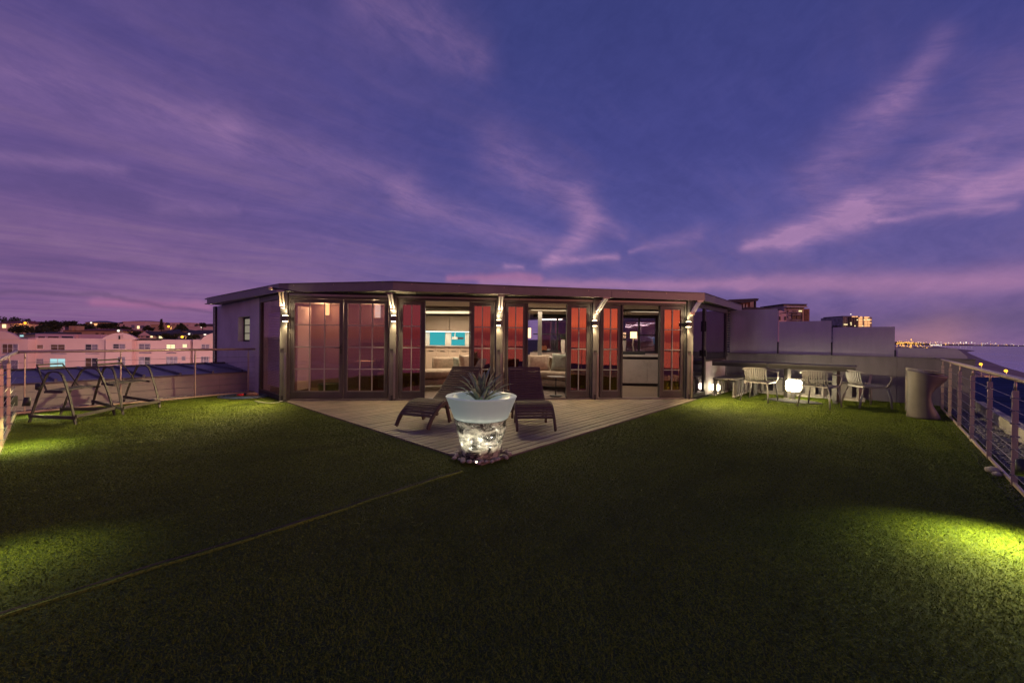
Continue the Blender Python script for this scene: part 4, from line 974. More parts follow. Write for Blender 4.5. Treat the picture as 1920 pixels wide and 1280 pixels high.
# ------------------------------------------------------------------ folding bar chairs on the left
def barchair(near, far, back_u, label, gt=.74, backz=.93):
    """near / far = (foot, foot) ground points of the two arched side frames"""
    t = thing('folding_bar_chair', label, 'bar chair', (near[0] + near[1] + far[0] + far[1]) / 4, group='weathered wooden bar chairs by the left rail')
    tops = []
    for (p, q) in (near, far):
        d = (q - p); e = Vector((0, 0, gt))
        a = p + d * .38 + e; b = q - d * .30 + e
        arc = bez([p, p + d * .17 + e * .5, a - d * .05 - e * .13, a + d * .03 + e * .0, (a + b) / 2 + e * .03, b - d * .03 - e * .0, b + d * .05 - e * .13, q - d * .12 + e * .48, q], 5)
        n = len(arc) // 2
        for part in (arc[:n + 1], arc[n:]):
            m = MB()
            for s, r_ in zip(part[:-1], part[1:]): m.beam(s, r_ + (r_ - s) * .15, .017, .028, up=(d.y, -d.x, .01))
            m.build('leg', 'stool_wood', t, world=True)
        m = MB(); m.beam(p + Vector((0, 0, .10)), q + Vector((0, 0, .10)), .022, .045); m.build('stretcher', 'stool_wood', t, world=True)
        tops.append((a, b))
    m = MB(); m.beam(near[1] + Vector((0, 0, .12)), far[1] + Vector((0, 0, .12)), .022, .045); m.build('stretcher', 'stool_wood', t, world=True)
    (a0, b0), (a1, b1) = tops
    for s in (.0, .28, .56, .84): m = MB(); p = a0.lerp(b0, s); q = a1.lerp(b1, s); m.beam(p + Vector((0, 0, -.26)), q + Vector((0, 0, -.26)), .045, .016); m.build('seat_slat', 'stool_wood', t, world=True)
    for (a, b) in tops: m = MB(); m.beam(a.lerp(b, -.15) + Vector((0, 0, -.28)), b.lerp(a, -.1) + Vector((0, 0, -.27)), .02, .03); m.build('seat_rail', 'stool_wood', t, world=True)
    # back frame leaning out over the near end
    bl, br = back_u; zb = backz
    m = MB(); lo0 = a0 + Vector((0, 0, -.28)); lo1 = a0.lerp(a1, .95) + Vector((0, 0, -.28))
    for hi, lo in ((bl, lo0), (br, lo1)): MB().tube([hi, hi.lerp(lo, .5) + Vector((.0, .0, .0)), lo], .011, 6).build('back_post', 'stool_wood', t, world=True)
    MB().beam(bl, br, .016, .022).build('back_rail', 'stool_wood', t, world=True)
    dn = (lo0 - bl).normalized() * .09; dn2 = (lo1 - br).normalized() * .09
    MB().beam(bl + dn, br + dn2, .014, .035).build('back_rail', 'stool_wood', t, world=True)
    return t
NA = (G(55, 792), G(142, 796)); FA_ = (G(113, 778), G(215, 778))
barchair(NA, FA_, (D(69, 684, 6.15), D(117, 681.5, 6.6)), 'weathered folding wooden bar chair nearest the left edge, lit patch of turf beneath')
NB_ = (G(173, 762), G(231, 778)); FB = (G(232, 753), G(300, 764))
barchair(NB_, FB, (D(180, 675.5, 7.1), D(222, 673, 7.5)), 'weathered folding wooden bar chair further right, beside the middle rail post', gt=.73)

# ------------------------------------------------------------------ outdoor table, chairs, benches
def dtable(cA, cB, label, z=.84, w=.80):
    d = (cB - cA).normalized(); n = Vector((-d.y, d.x, 0)); c = (cA + cB) / 2; L = (cB - cA).length
    t = thing('outdoor_table', label, 'table', c, group='grey outdoor tables end to end')
    for k in range(6):
        o_ = (k - 2.5) * w / 6; MB().beam(c - d * L / 2 + n * o_ + Vector((0, 0, z)), c + d * L / 2 + n * o_ + Vector((0, 0, z)), w / 6 - .008, .035).build('board', 'table_top', t, world=True, bevel=.003)
    for s in (-1, 1): MB().beam(c - d * (L / 2 - .02) + n * s * (w / 2 - .03) + Vector((0, 0, z - .058)), c + d * (L / 2 - .02) + n * s * (w / 2 - .03) + Vector((0, 0, z - .058)), .03, .075).build('apron', 'table_leg', t, world=True)
    for s in (-1, 1):
        q = c + d * (L / 2 - .33) * s
        m = MB(); m.beam(q + Vector((0, 0, .02)), q + Vector((0, 0, z - .07)), .075, .12); m.build('leg', 'table_leg', t, world=True)
        m = MB(); m.beam(q - n * w * .36 + Vector((0, 0, z - .045)), q + n * w * .36 + Vector((0, 0, z - .045)), .07, .05); m.build('cross_beam', 'steel_dark', t, world=True)
        m = MB(); m.beam(q - n * .3 + Vector((0, 0, .012)), q + n * .3 + Vector((0, 0, .012)), .08, .02); m.build('foot', 'steel_dark', t, world=True)
    return t
# the tables stand along the parapet: line of their right end (seen at u 1607) to the left end (u 1380)
tz = .80
def Gz(u, v, z): return G(u, v, z)
PR = Gz(1604, 689, tz); PL = Gz(1452, 683.5, tz)
tdir = -E2
rt_ = PR + E1 * .36 ; rt_.z = 0
la = rt_ - tdir * 1.55; lb = la - tdir * .02; lc = lb - tdir * 1.75
dtable(la, rt_, 'grey slatted outdoor table, the nearer one with a chair at its end', tz, .72)
dtable(lc, lb, 'grey slatted outdoor table, the further one towards the pavilion', tz, .72)
def armchair(loc, az_, label):
    """facing local +Y; az_ = compass azimuth from +Y toward +X"""
    t = thing('armchair', label, 'chair', loc, -az_, 'grey plastic slatted armchairs at the outdoor tables')
    band = bez([(.285, .27, .655), (.30, .12, .66), (.295, -.08, .675), (.25, -.22, .705), (.15, -.285, .735), (0, -.305, .745), (-.15, -.285, .735), (-.25, -.22, .705), (-.295, -.08, .675), (-.30, .12, .66), (-.285, .27, .655)], 5)
    m = MB()
    for a, b in zip(band[:-1], band[1:]): m.beam(a, b + (b - a) * .1, .034, .016)
    m.build('top_rail', 'chair_plastic', t)
    for i in range(11):
        x = (i - 5) * .041; yb = -.30 + .55 * x * x * 1.6; zt_ = .742 - x * x * .9
        pts = bez([(x, yb, zt_), (x * .98, yb + .01, .62), (x * .95, yb + .045, .50), (x * .92, yb + .10, .435)], 3); m = MB()
        for a, b in zip(pts[:-1], pts[1:]): m.beam(a, b + (b - a) * .08, .024, .010, up=(0, 1, 0))
        m.build('back_slat', 'chair_plastic', t)
    for i in range(11):
        x = (i - 5) * .041; m = MB(); m.beam((x * .92, -.21, .432), (x, .24, .438), .026, .012); m.build('seat_slat', 'chair_plastic', t)
    m = MB(); m.beam((-.24, .235, .43), (.24, .235, .43), .04, .03); m.beam((-.22, -.20, .42), (.22, -.20, .42), .03, .03); m.beam((-.235, -.2, .424), (-.24, .24, .424), .03, .03); m.beam((.235, -.2, .424), (.24, .24, .424), .03, .03); m.build('seat_frame', 'chair_plastic', t)
    for s in (-1, 1):
        pts = bez([(s * .285, .27, .65), (s * .29, .255, .56), (s * .275, .225, .47), (s * .24, .20, .43)], 3); m = MB()
        for a, b in zip(pts[:-1], pts[1:]): m.beam(a, b + (b - a) * .1, .014, .05, up=(0, 1, 0))
        m.build('arm_support', 'chair_plastic', t)
        m = MB(); m.tube([(s * .235, .22, .435), (s * .265, .255, .22), (s * .285, .27, .0)], [.019, .016, .012], 8, flat=1.4); m.build('leg', 'chair_plastic', t, smooth=True)
        m = MB(); m.tube([(s * .215, -.19, .43), (s * .25, -.26, .22), (s * .275, -.31, .0)], [.020, .017, .012], 8, flat=1.4); m.build('leg', 'chair_plastic', t, smooth=True)
    return t
def cpos(*uv): 
    p = sum((G(*q) for q in uv), Vector((0, 0, 0))) / len(uv); return p
armchair(cpos((1397, 752), (1438, 757), (1407, 746), (1452, 750)), R(50), 'grey slatted armchair on the left, seen from behind beside the low bench')
armchair(cpos((1507, 763), (1556, 768), (1520, 757), (1563, 762)), R(56), 'grey slatted armchair in the middle, seen from behind right of the square glowing lamp')
armchair(cpos((1590, 763), (1650, 768), (1602, 756), (1658, 762)), R(98), 'grey slatted armchair at the table end, turned side-on to the right')
armchair(fr(ab(la)[0] + .95, ab(la)[1] + 2.05), R(215), 'grey slatted armchair behind the far table, only its curved arm showing')
def bench(p, q, w, z, label, panels=0, legs=3):
    t = thing('bench', label, 'bench', (p + q) / 2, group='low slatted benches along the walls'); d = (q - p).normalized(); n = Vector((-d.y, d.x, 0)); L = (q - p).length; Z = Vector((0, 0, 1))
    k = 4
    for i in range(k): o_ = (i - (k - 1) / 2) * w / k; MB().beam(p + n * o_ + Z * z, q + n * o_ + Z * z, w / k - .022, .035).build('slat', 'bench_wood', t, world=True, bevel=.003)
    for i in range(legs):
        c = p + d * (.10 + (L - .2) * i / (legs - 1))
        for s in (-1, 1): MB().beam(c + n * s * (w / 2 - .04) + Z * .02, c + n * s * (w / 2 - .04) + Z * (z - .03), .06, .06).build('leg', 'bench_wood', t, world=True)
        MB().beam(c - n * (w / 2 - .01) + Z * (z - .035), c + n * (w / 2 - .01) + Z * (z - .035), .05, .03).build('cross_bar', 'bench_wood', t, world=True)
    for s in (-1, 1): MB().beam(p + n * s * (w / 2 - .04) + Z * .03, q + n * s * (w / 2 - .04) + Z * .03, .05, .035).build('bottom_rail', 'bench_side', t, world=True)
    for i in range(panels): c = p + d * (L * (i + .5) / panels); MB().beam(c - d * .10 + Z * .2 + n * (w / 2 - .1), c + d * .10 + Z * .2 + n * (w / 2 - .1), .02, .30).build('panel', 'bench_side', t, world=True)
    return t
sa, sbb = ab(G(1368, 747)); bench(fr(a1 + .02, WB - .42), fr(PA - .75, WB - .42), .50, .42, 'low slatted bench against the pavilion side with a lamp glowing beneath', legs=4)
bench(fr(PA - .32, WB - .2), fr(PA - .32, WB - 2.9), .50, .42, 'long low bench against the parapet behind the outdoor tables', panels=4, legs=5)
# glowing cubes
def cube_lamp(c, s, h, label, e, gm='cube_glow'):
    t = thing('cube_lamp', label, 'lamp', (c.x, c.y, 0), R(30), 'glowing cube garden lamps')
    if h: MB().box((0, 0, h / 2), (.07, .07, h)).build('post', 'steel_dark', t); MB().box((0, 0, .006), (.16, .16, .012)).build('base_plate', 'steel', t)
    bm = bmesh.new(); bmesh.ops.create_cube(bm, size=s); bmesh.ops.bevel(bm, geom=bm.edges[:], offset=s * .12, segments=3, affect='EDGES'); me = bpy.data.meshes.new('diffuser'); bm.to_mesh(me); bm.free(); me.materials.append(MATS[gm])
    o = bpy.data.objects.new('diffuser', me); C.objects.link(o); o.parent = t; o.location = (0, 0, h + s / 2)
    for (dx_, dy_) in ((s * .75, 0), (-s * .75, 0), (0, s * .75), (0, -s * .75)): pass
    return t
gc = G(1488, 749); cube_lamp(gc, .245, .20, 'square glowing white cube lamp on a short post between two armchairs', 30)
gc2 = fr(ab(G(1345, 738))[0], WB - .42); gc2 = Vector((D(1342, 722, 9.9).x, 9.9, 0)); cube_lamp(gc2, .15, .10, 'small glowing lamp under the bench beside the pavilion', 20, 'small_glow')
o = MB().lathe([(0, 0.004), (.40, .004), (.42, .010), (.38, .018), (0, .020)], 40, f=lambda p: Vector((p.x * 1.25, p.y * .8, p.z))).build('gravel_bed', 'dark_gravel'); o.location = (G(1487, 752).x, G(1487, 752).y, 0); o.rotation_euler = (0, 0, AX - 1.57); tag(o, 'oval bed of dark gravel around the square glowing lamp', 'gravel bed')
# moulded stools on the right
def mstool(c, rz, label, m_, sc=1.0):
    t = thing('moulded_stool', label, 'stool', c, rz, 'moulded hourglass stools by the right rail')
    m = MB(); vs = []; n = 40; NZ = 24
    for j in range(NZ + 1):
        s = j / NZ; z = .80 * s
        for k in range(n):
            a = 2 * math.pi * k / n; cx_ = math.cos(a); cy_ = math.sin(a)
            r = .215; waist = .13 * math.sin(math.pi * min(1, s * 1.05)) ** 1.5 * max(0, cx_) ** .6
            flare = .085 * max(0, s - .55) / .45 * max(0, cx_)
            tilt = -.05 * s * cx_ * s
            vs.append(((r - waist + flare) * cx_, r * cy_ * (1 + .04 * s), z + (tilt if s > .5 else 0)))
    fs = [(i * n + k, i * n + (k + 1) % n, (i + 1) * n + (k + 1) % n, (i + 1) * n + k) for i in range(NZ) for k in range(n)] + [tuple(NZ * n + k for k in range(n)), tuple(range(n))[::-1]]
    m.add(vs, fs); b = m.build('body', m_, t, smooth=True); b.scale = (sc, sc, sc)
    MB().lathe([(.185, .799 - .0), (.19, .806), (.17, .806), (.165, .790), (0, .788)], 36, f=lambda p: Vector((p.x * 1.25 + .03, p.y, p.z + .0 - .05 * p.x))).build('seat_rim', m_, t, smooth=True).scale = (sc, sc, sc)
    return t
mstool(G(1731, 783), R(-40), 'grey moulded stool with one hollowed side, in front by the right rail', 'moulded')
mstool(G(1726, 772), R(-40), 'cream moulded stool half hidden behind the grey one by the right rail', 'moulded_pale', 1.0)

# hose, brush, cable
hc = G(458, 744)
t = thing('garden_hose', 'dark blue garden hose coiled on the turf at the pavilion corner', 'hose', hc)
pts = []
for i in range(180):
    a = i / 180 * math.pi * 2 * 5.2; r = .40 + .035 * math.sin(i * .11) - .02 * (i // 36) ; pts.append((math.cos(a) * r * 1.25 + .02 * math.sin(a * .37), math.sin(a) * r * .85, .014 + .006 * (i // 36)))
MB().tube(pts, .011, 6).build('coil', 'hose', t, smooth=True)
MB().tube([(-.12, -.05, .05), (.02, -.06, .055)], [.022, .026], 10).build('nozzle', 'red_plastic', t, smooth=True); MB().tube([(-.36, -.02, .03), (-.12, -.05, .05)], .010, 6).build('connector', 'hose', t, smooth=True)
o = MB().tube([(.0, 0, .0), (.05, 0, 0.0), (.22, 0, 0), (.27, 0, 0)], [.02, .038, .040, .015], 12).build('scrubbing_brush', 'brush_wood', smooth=True); o.location = (hc.x + .07, hc.y - .03, .065); o.rotation_euler = (0, 0, R(-3)); tag(o, 'oblong brown wooden brush lying on the coiled hose', 'brush')
cb = [G(478, 752.5) + Vector((0, 0, .012)), G(490, 755.5) + Vector((0, 0, .02)), G(505, 757) + Vector((0, 0, .02)), G(520, 756) + Vector((0, 0, .02)), G(531, 753.5) + Vector((0, 0, .03)), G(545, 752) + Vector((0, 0, .04))]
o = MB().tube(bez(cb, 6), .007, 6).build('cable', 'cable', smooth=True); tag(o, 'thin pale cable looping over the turf to the first pillar', 'cable')

# ------------------------------------------------------------------ rails
def railing(name, label, posts, line, zr_=1.03, ncab=7, dirv=None, pw=.064, group='stainless balustrades round the terrace'):
    t = thing(name, label, 'balustrade', posts[0], group=group)
    d = (line[-1] - line[0]).normalized() if dirv is None else dirv; n = Vector((-d.y, d.x, 0))
    MB().tube([p + Vector((0, 0, zr_)) for p in line], .024, 14).build('handrail', 'steel', t, world=True, smooth=True)
    for p in posts:
        m = MB(); m.beam(p + Vector((0, 0, -.05)), p + Vector((0, 0, zr_ - .11)), pw, .014, up=(d.x, d.y, 0)); q = m.build('post', 'steel', t, world=True, bevel=.002)
        m = MB(); m.tube([p + Vector((0, 0, zr_ - .11)), p + Vector((0, 0, zr_ - .02))], .009, 8); m.build('neck', 'steel', q, world=True, smooth=True)
        m = MB()
        for k in range(ncab): z = .10 + k * (zr_ - .28) / (ncab - 1); m.tube([p - n * .0 + d * -.0 + Vector((0, 0, z)) - n * .03, p + Vector((0, 0, z)) + n * .03], .009, 6)
        m.build('ferrule', 'steel_dark', q, world=True)
    for k in range(ncab):
        z = .10 + k * (zr_ - .28) / (ncab - 1); MB().tube([p + Vector((0, 0, z)) for p in line], .0028, 5).build('cable', 'steel_dark', t, world=True)
    MB().beam(line[0] + Vector((0, 0, .02)), line[-1] + Vector((0, 0, .02)), .02, .03).build('edge_trim', 'steel', t, world=True)
    return t
rp = [ab(G(u, v))[0] for u, v in ((1784, 783), (1800, 797), (1822, 822), (1854, 857), (1901, 910))]
rp = [rp[0] + (rp[-1] - rp[0]) * k / 4 for k in range(5)]; step = rp[0] - rp[1]
posts = [fr(a, BR) for a in [rp[0] + step] + rp + [rp[-1] - step, rp[-1] - 2 * step, rp[-1] - 3 * step]]
railing('balustrade', 'stainless post-and-cable balustrade down the right side toward the sea', posts, [fr(rp[0] + step + .15, BR), fr(AN, BR)], zr_=.99, pw=.040)
q0 = fr(rp[0] + step + .12, BR); 
railing('balustrade', 'stainless post-and-cable balustrade on the left in front of the pink flats', LP, [c0, pl1 + dd * .25], zr_=1.02)
nl = [c0 + nd * t_ for t_ in (1.75, 3.0, 4.2, 5.4)]
nl_line = [c0, c0 + nd * 8.2]
railing('balustrade', 'stainless balustrade running off the left edge toward the viewer', nl, nl_line, zr_=1.02, pw=.034)

# parapet wall and frosted screens
par = thing('parapet_wall', 'dark grey rendered parapet wall behind the outdoor tables', 'wall', fr(PA, -1))
bE = ab(fr(PA, 0))[1]
pend = None
d = ray(1829, 690); tt = (fr(PA, 0) - EYE).dot(E1) / d.dot(E1); pend = (EYE + d * tt - O).dot(E2)
npan = 4; seg = (WB + .02 - pend) / npan
for i in range(npan):
    m = MB(); abox(m, PA, PA + .22, pend + seg * i + (.004 if i else 0), pend + seg * (i + 1), -.06, .985); m.build('wall_panel', 'parapet_paint', par, world=True, bevel=.003)
for i in range(npan * 2):
    m = MB(); abox(m, PA - .018, PA + .238, pend - .01 + seg / 2 * i + (.005 if i else 0), pend - .01 + seg / 2 * (i + 1), .987, 1.012); m.build('coping', 'parapet_paint', par, world=True, bevel=.004)
def pbz(u, v):
    d = ray(u, v); t_ = (fr(PA + .1, 0) - EYE).dot(E1) / d.dot(E1); q = EYE + d * t_; return (q - O).dot(E2), q.z
SC = [((1369, 582), (1458, 581.7)), ((1461, 603), (1559, 603)), ((1562, 613.5), (1678, 614)), ((1681, 652), (1814, 653))]
lb_ = ['tall frosted glass screen next to the pavilion, tallest of the row', 'second frosted glass screen on the parapet, below the far block of flats', 'third frosted glass screen on the parapet, below the lit tower', 'lowest frosted glass screen with a cut corner, city lights shining through']
for i, (p, q) in enumerate(SC):
    b0, z0 = pbz(*p); b1, z1 = pbz(*q); z0 = max(z0, z1) if i < 3 else z0
    t = thing('glass_screen', lb_[i], 'glass screen', fr(PA + .1, (b0 + b1) / 2, 1.0), group='frosted screens on the parapet')
    if i < 3: quad = [fr(PA + .10, b0, 1.013), fr(PA + .10, b1, 1.013), fr(PA + .10, b1, z0), fr(PA + .10, b0, z0)]
    else: bc, zc_ = pbz(1793, 653); be, ze = pbz(1814, 668); quad = [fr(PA + .10, b0, 1.013), fr(PA + .10, b1, 1.013), fr(PA + .10, be, ze), fr(PA + .10, bc, zc_), fr(PA + .10, b0, z0)]
    MB().slab(quad, E1 * .012).build('panel', 'frosted_glass', t, world=True)
    if i: m = MB(); abox(m, PA + .07, PA + .15, b0 + .008, b0 + .035, 1.013, 1.32 if i < 3 else 1.16); m.build('clamp', 'black_plastic', t, world=True)
# low wall, gravel and blue roof outside the right rail
def strip(name, m_, a0, a1, b0, b1, z0, z1, kind='structure'):
    m = MB(); abox(m, a0, a1, b0, b1, z0, z1); o = m.build(name, m_); tag(o, kind=kind); return o
strip('gravel_base', 'pebble', AN - .5, PA - .0, BR - .50, BR + .10, -.05, -.045)
t = thing('kerb_wall', 'low concrete kerb wall between the gravel strip and the blue ribbed roof', 'wall', fr(3, BR - .6))
a = AN - .5
while a < PA - .3:
    m = MB(); abox(m, a, min(a + 1.6, PA - .02) - .01, BR - .62, BR - .50, -.1, .16); m.build('block', 'concrete', t, world=True, bevel=.006); a += 1.6
m = MB(); rnd = random.Random(8); gp_ = []
me = bpy.data.meshes.new('gravel'); 
for i in range(5200): gp_.append(fr(rnd.uniform(AN - .4, PA - .05), BR + rnd.uniform(-.48, .10), -.035 + rnd.uniform(0, .012)))
me.from_pydata(gp_, [], []); gr = bpy.data.objects.new('gravel', me); C.objects.link(gr); tag(gr, 'grey rounded gravel filling the gutter outside the right rail', 'gravel', kind='stuff')
pc = bpy.data.collections.new('pebbles'); 
for me_ in base_me:
    m2 = me_.copy(); m2.materials[0] = MATS['pebble']; o = bpy.data.objects.new('pebble_source', m2); pc.objects.link(o)
ng2 = ng.copy(); ng2.name = 'scatter_gravel'
for nd_ in ng2.nodes:
    if nd_.bl_idname == 'GeometryNodeCollectionInfo': nd_.inputs[0].default_value = pc; n_ci = nd_
    if nd_.bl_idname == 'GeometryNodeInstanceOnPoints': nd_.inputs['Scale'].default_value = (.020, .024, .020)
md = gr.modifiers.new('scatter', 'NODES'); md.node_group = ng2
for (u, v, s, lb0) in ((1825, 824, .05, 'larger pale stone at the turf edge below the far rail posts'), (1862, 886, .055, 'largest pale stone at the turf edge beside the nearest rail post'), (1826, 829, .03, 'small pale stone touching the one below the far rail posts'), (1870, 892, .035, 'small pale stone touching the largest one by the nearest rail post')):
    c = G(u, v); o = inst('white_stone', base_me[0], None, (c.x, c.y, s * .5), (0, 0, 1), (s * 1.2, s, s)); tag(o, lb0, 'stone', 'pale stones by the right rail')
rf = thing('ribbed_roof', 'dark blue corrugated metal roof beyond the right rail', 'roof', fr(6, BR - 2))
a = AN - .5; k = 0
bA, bB = BR - .64, BR - 3.6
while a < 20:
    # one corrugated sheet per 1.0 m: sweep of a wave profile
    m = MB(); n = 28; vs = []
    for i in range(n + 1):
        aa = a + .995 * i / n; zz_ = .022 * math.cos(i / n * math.pi * 2 * 7)
        vs += [fr(aa, bA, .02 + zz_), fr(aa, bB, .16 + zz_), fr(aa, bA, .0 + zz_), fr(aa, bB, .14 + zz_)]
    fs = []
    for i in range(n): q = 4 * i; fs += [(q, q + 1, q + 5, q + 4), (q + 2, q + 6, q + 7, q + 3)]
    m.add(vs, fs); m.build('sheet', 'roof_blue', rf, world=True, smooth=True); a += 1.0
m = MB(); abox(m, AN - .5, 20, bB - .12, bB, -.3, .20); m.build('gutter', 'roof_dark', rf, world=True)
m = MB(); abox(m, AN - .5, 20, bB, bA, -.4, -.05); m.build('roof_body', 'concrete', rf, world=True)
def black_box(u, v, w, h, dep, aw, lab):
    c = D(u, v, dep); m = MB(); rot = Matrix((E1, E2, Vector((0, 0, 1)))).transposed(); m.box(c, (w, .12, h), rot); o = m.build('floodlight', 'black_plastic', bevel=.006); tag(o, lab, 'floodlight', 'black box floodlights outside the rails'); return c
cc_ = fr(ab(G(1812, 790))[0] + .3, BR - .45); 
for (u, v, lab) in ((1811, 776, 'black floodlight box on the kerb, further one by the right rail'), (1893, 833, 'black floodlight box on the kerb, nearer one by the right rail')):
    p = fr(0, BR - .40); d = ray(u, v); t_ = (p - EYE).dot(E2) / d.dot(E2); q = EYE + d * t_; m = MB(); rot = Matrix((E1, E2, Vector((0, 0, 1)))).transposed(); m.box(q, (.42, .10, .12), rot); o = m.build('floodlight', 'black_plastic', bevel=.006); tag(o, lab, 'floodlight', 'black box floodlights outside the rails')
o = MB().box(D(14, 752, 6.3), (.16, .14, .16)).build('floodlight', 'black_plastic', bevel=.006); tag(o, 'black floodlight box behind the left corner posts', 'floodlight', 'black box floodlights outside the rails')

# left: upstand wall with standing-seam roof
BU = 8.05; ra0, ra1 = -9.5, A0 - .03
us = thing('upstand_wall', 'long low rendered upstand wall behind the left balustrade', 'wall', fr(-2, BU))
uz = .44
def upt(u, v, z=None):
    return None
ul0 = pl0 - dd * 3.2 + Vector((-dd.y, dd.x, 0)) * .55; ul1 = pl1 + dd * 1.15 + Vector((-dd.y, dd.x, 0)) * .55; un = Vector((-dd.y, dd.x, 0)); LL = (ul1 - ul0).length
k = 5
for i in range(k):
    a = ul0 + dd * (LL * i / k + .004); b = ul0 + dd * (LL * (i + 1) / k)
    MB().slab([a + Vector((0, 0, -.05)), b + Vector((0, 0, -.05)), b + Vector((0, 0, .17)), a + Vector((0, 0, .17))], un * .15).build('lower_band', 'upstand', us, world=True)
    MB().slab([a + un * .012 + Vector((0, 0, .172)), b + un * .012 + Vector((0, 0, .172)), b + un * .012 + Vector((0, 0, uz)), a + un * .012 + Vector((0, 0, uz))], un * .15).build('upper_band', 'upstand', us, world=True)
MB().beam(ul0 - un * .10 + Vector((0, 0, -.02)), ul1 - un * .10 + Vector((0, 0, -.02)), .05, .05).build('white_edge', 'window_frame', us, world=True)
rf = thing('seamed_roof', 'low grey-blue standing-seam metal roof behind the left balustrade', 'roof', ul0)
i = 0; s = 0
while s < LL - .1:
    a = ul0 + dd * s + un * -.04; b = a + dd * .598
    MB().slab([a + Vector((0, 0, uz + .01)), b + Vector((0, 0, uz + .01)), b + un * 2.3 + Vector((0, 0, uz + .10)), a + un * 2.3 + Vector((0, 0, uz + .10))], (0, 0, .012)).build('sheet', 'roof_sheet', rf, world=True)
    c = a + dd * .60; MB().beam(c + Vector((0, 0, uz + .045)), c + un * 2.3 + Vector((0, 0, uz + .135)), .04, .05).build('seam', 'roof_sheet', rf, world=True)
    s += .60
MB().beam(ul0 + un * 2.3 + Vector((0, 0, uz + .11)), ul1 + un * 2.3 + Vector((0, 0, uz + .11)), .10, .07).build('ridge_cap', 'roof_dark', rf, world=True)
m = MB(); m.slab([ul0 + un * .2 + Vector((0, 0, -.2)), ul1 + un * .2 + Vector((0, 0, -.2)), ul1 + un * .2 + Vector((0, 0, uz - .02)), ul0 + un * .2 + Vector((0, 0, uz - .02))], un * 2.1); m.build('roof_body', 'roof_dark', rf, world=True)
o = MB().beam(D(271, 721, 8.45), D(302, 720, 8.75), .06, .11).build('vent_box', 'black_plastic', bevel=.006); tag(o, 'black rectangular vent box on the upstand wall behind the right bar chair', 'vent')
# gravel line at the foot of the left rail
gp_ = []; me = bpy.data.meshes.new('gravel')
for i in range(1500): gp_.append(pl0 - dd * .4 + dd * rnd.uniform(0, 4.2) + un * rnd.uniform(.03, .38) + Vector((0, 0, .0)))
for i in range(700): gp_.append(c0 + nd * rnd.uniform(0, 4) + Vector((-nd.y, nd.x, 0)) * rnd.uniform(-.25, .0))
me.from_pydata(gp_, [], []); gr2 = bpy.data.objects.new('gravel', me); C.objects.link(gr2); tag(gr2, 'pale gravel between the left rail and the upstand wall', 'gravel', kind='stuff'); md = gr2.modifiers.new('scatter', 'NODES'); md.node_group = ng2

# garden spotlights that make the pools of light on the turf
def rail_spot(p, aim, e, lab, col=(1, .93, .62), size=60, bl=.8):
    t = thing('rail_spotlight', lab, 'spotlight', p, group='small spotlights on the rail posts')
    d = (Vector(aim) - Vector(p)).normalized(); p = Vector(p)
    MB().tube([p - d * .10, p], [.028, .034], 12).build('lamp_body', 'black_plastic', t, world=True, smooth=True)
    lamp('SPOT', p + d * .02, e, col, .03, aim, size, bl)
A_ = G(1912, 1045); rail_spot(fr(ab(G(1985, 1040))[0], BR + .24, .46), A_ + Vector((.05, 0, 0)), 150, 'small black spotlight on the right rail post just out of view', col=(1, .93, .28), size=140, bl=1.0)
A_ = G(36, 842); rail_spot(c0 + nd * 3.15 + Vector((.12, .14, .48)), A_, 46, 'small black spotlight on the left rail post, lighting the turf edge', col=(1, .94, .34), size=140, bl=1.0)
A_ = G(78, 783); rail_spot(c0 + Vector((.34, .02, .42)), A_, 34, 'small black spotlight on the left rail corner, lighting the turf under the bar chair', col=(1, .94, .34), size=130, bl=1.0)
A_ = G(-30, 1075); rail_spot(A_ + Vector((-.15, .1, .50)), A_, 17, 'small black spotlight on the left rail, the one nearest the viewer', col=(1, .88, .35), size=130, bl=1.0)
# low light behind the stools
A_ = G(1770, 750); rail_spot(fr(ab(G(1752, 760))[0] + .9, BR + .2, .45), fr(ab(G(1752, 760))[0] + .7, BR + .25, 0), 30, 'small spotlight behind the moulded stools at the far end of the right rail', size=110, bl=1.0)

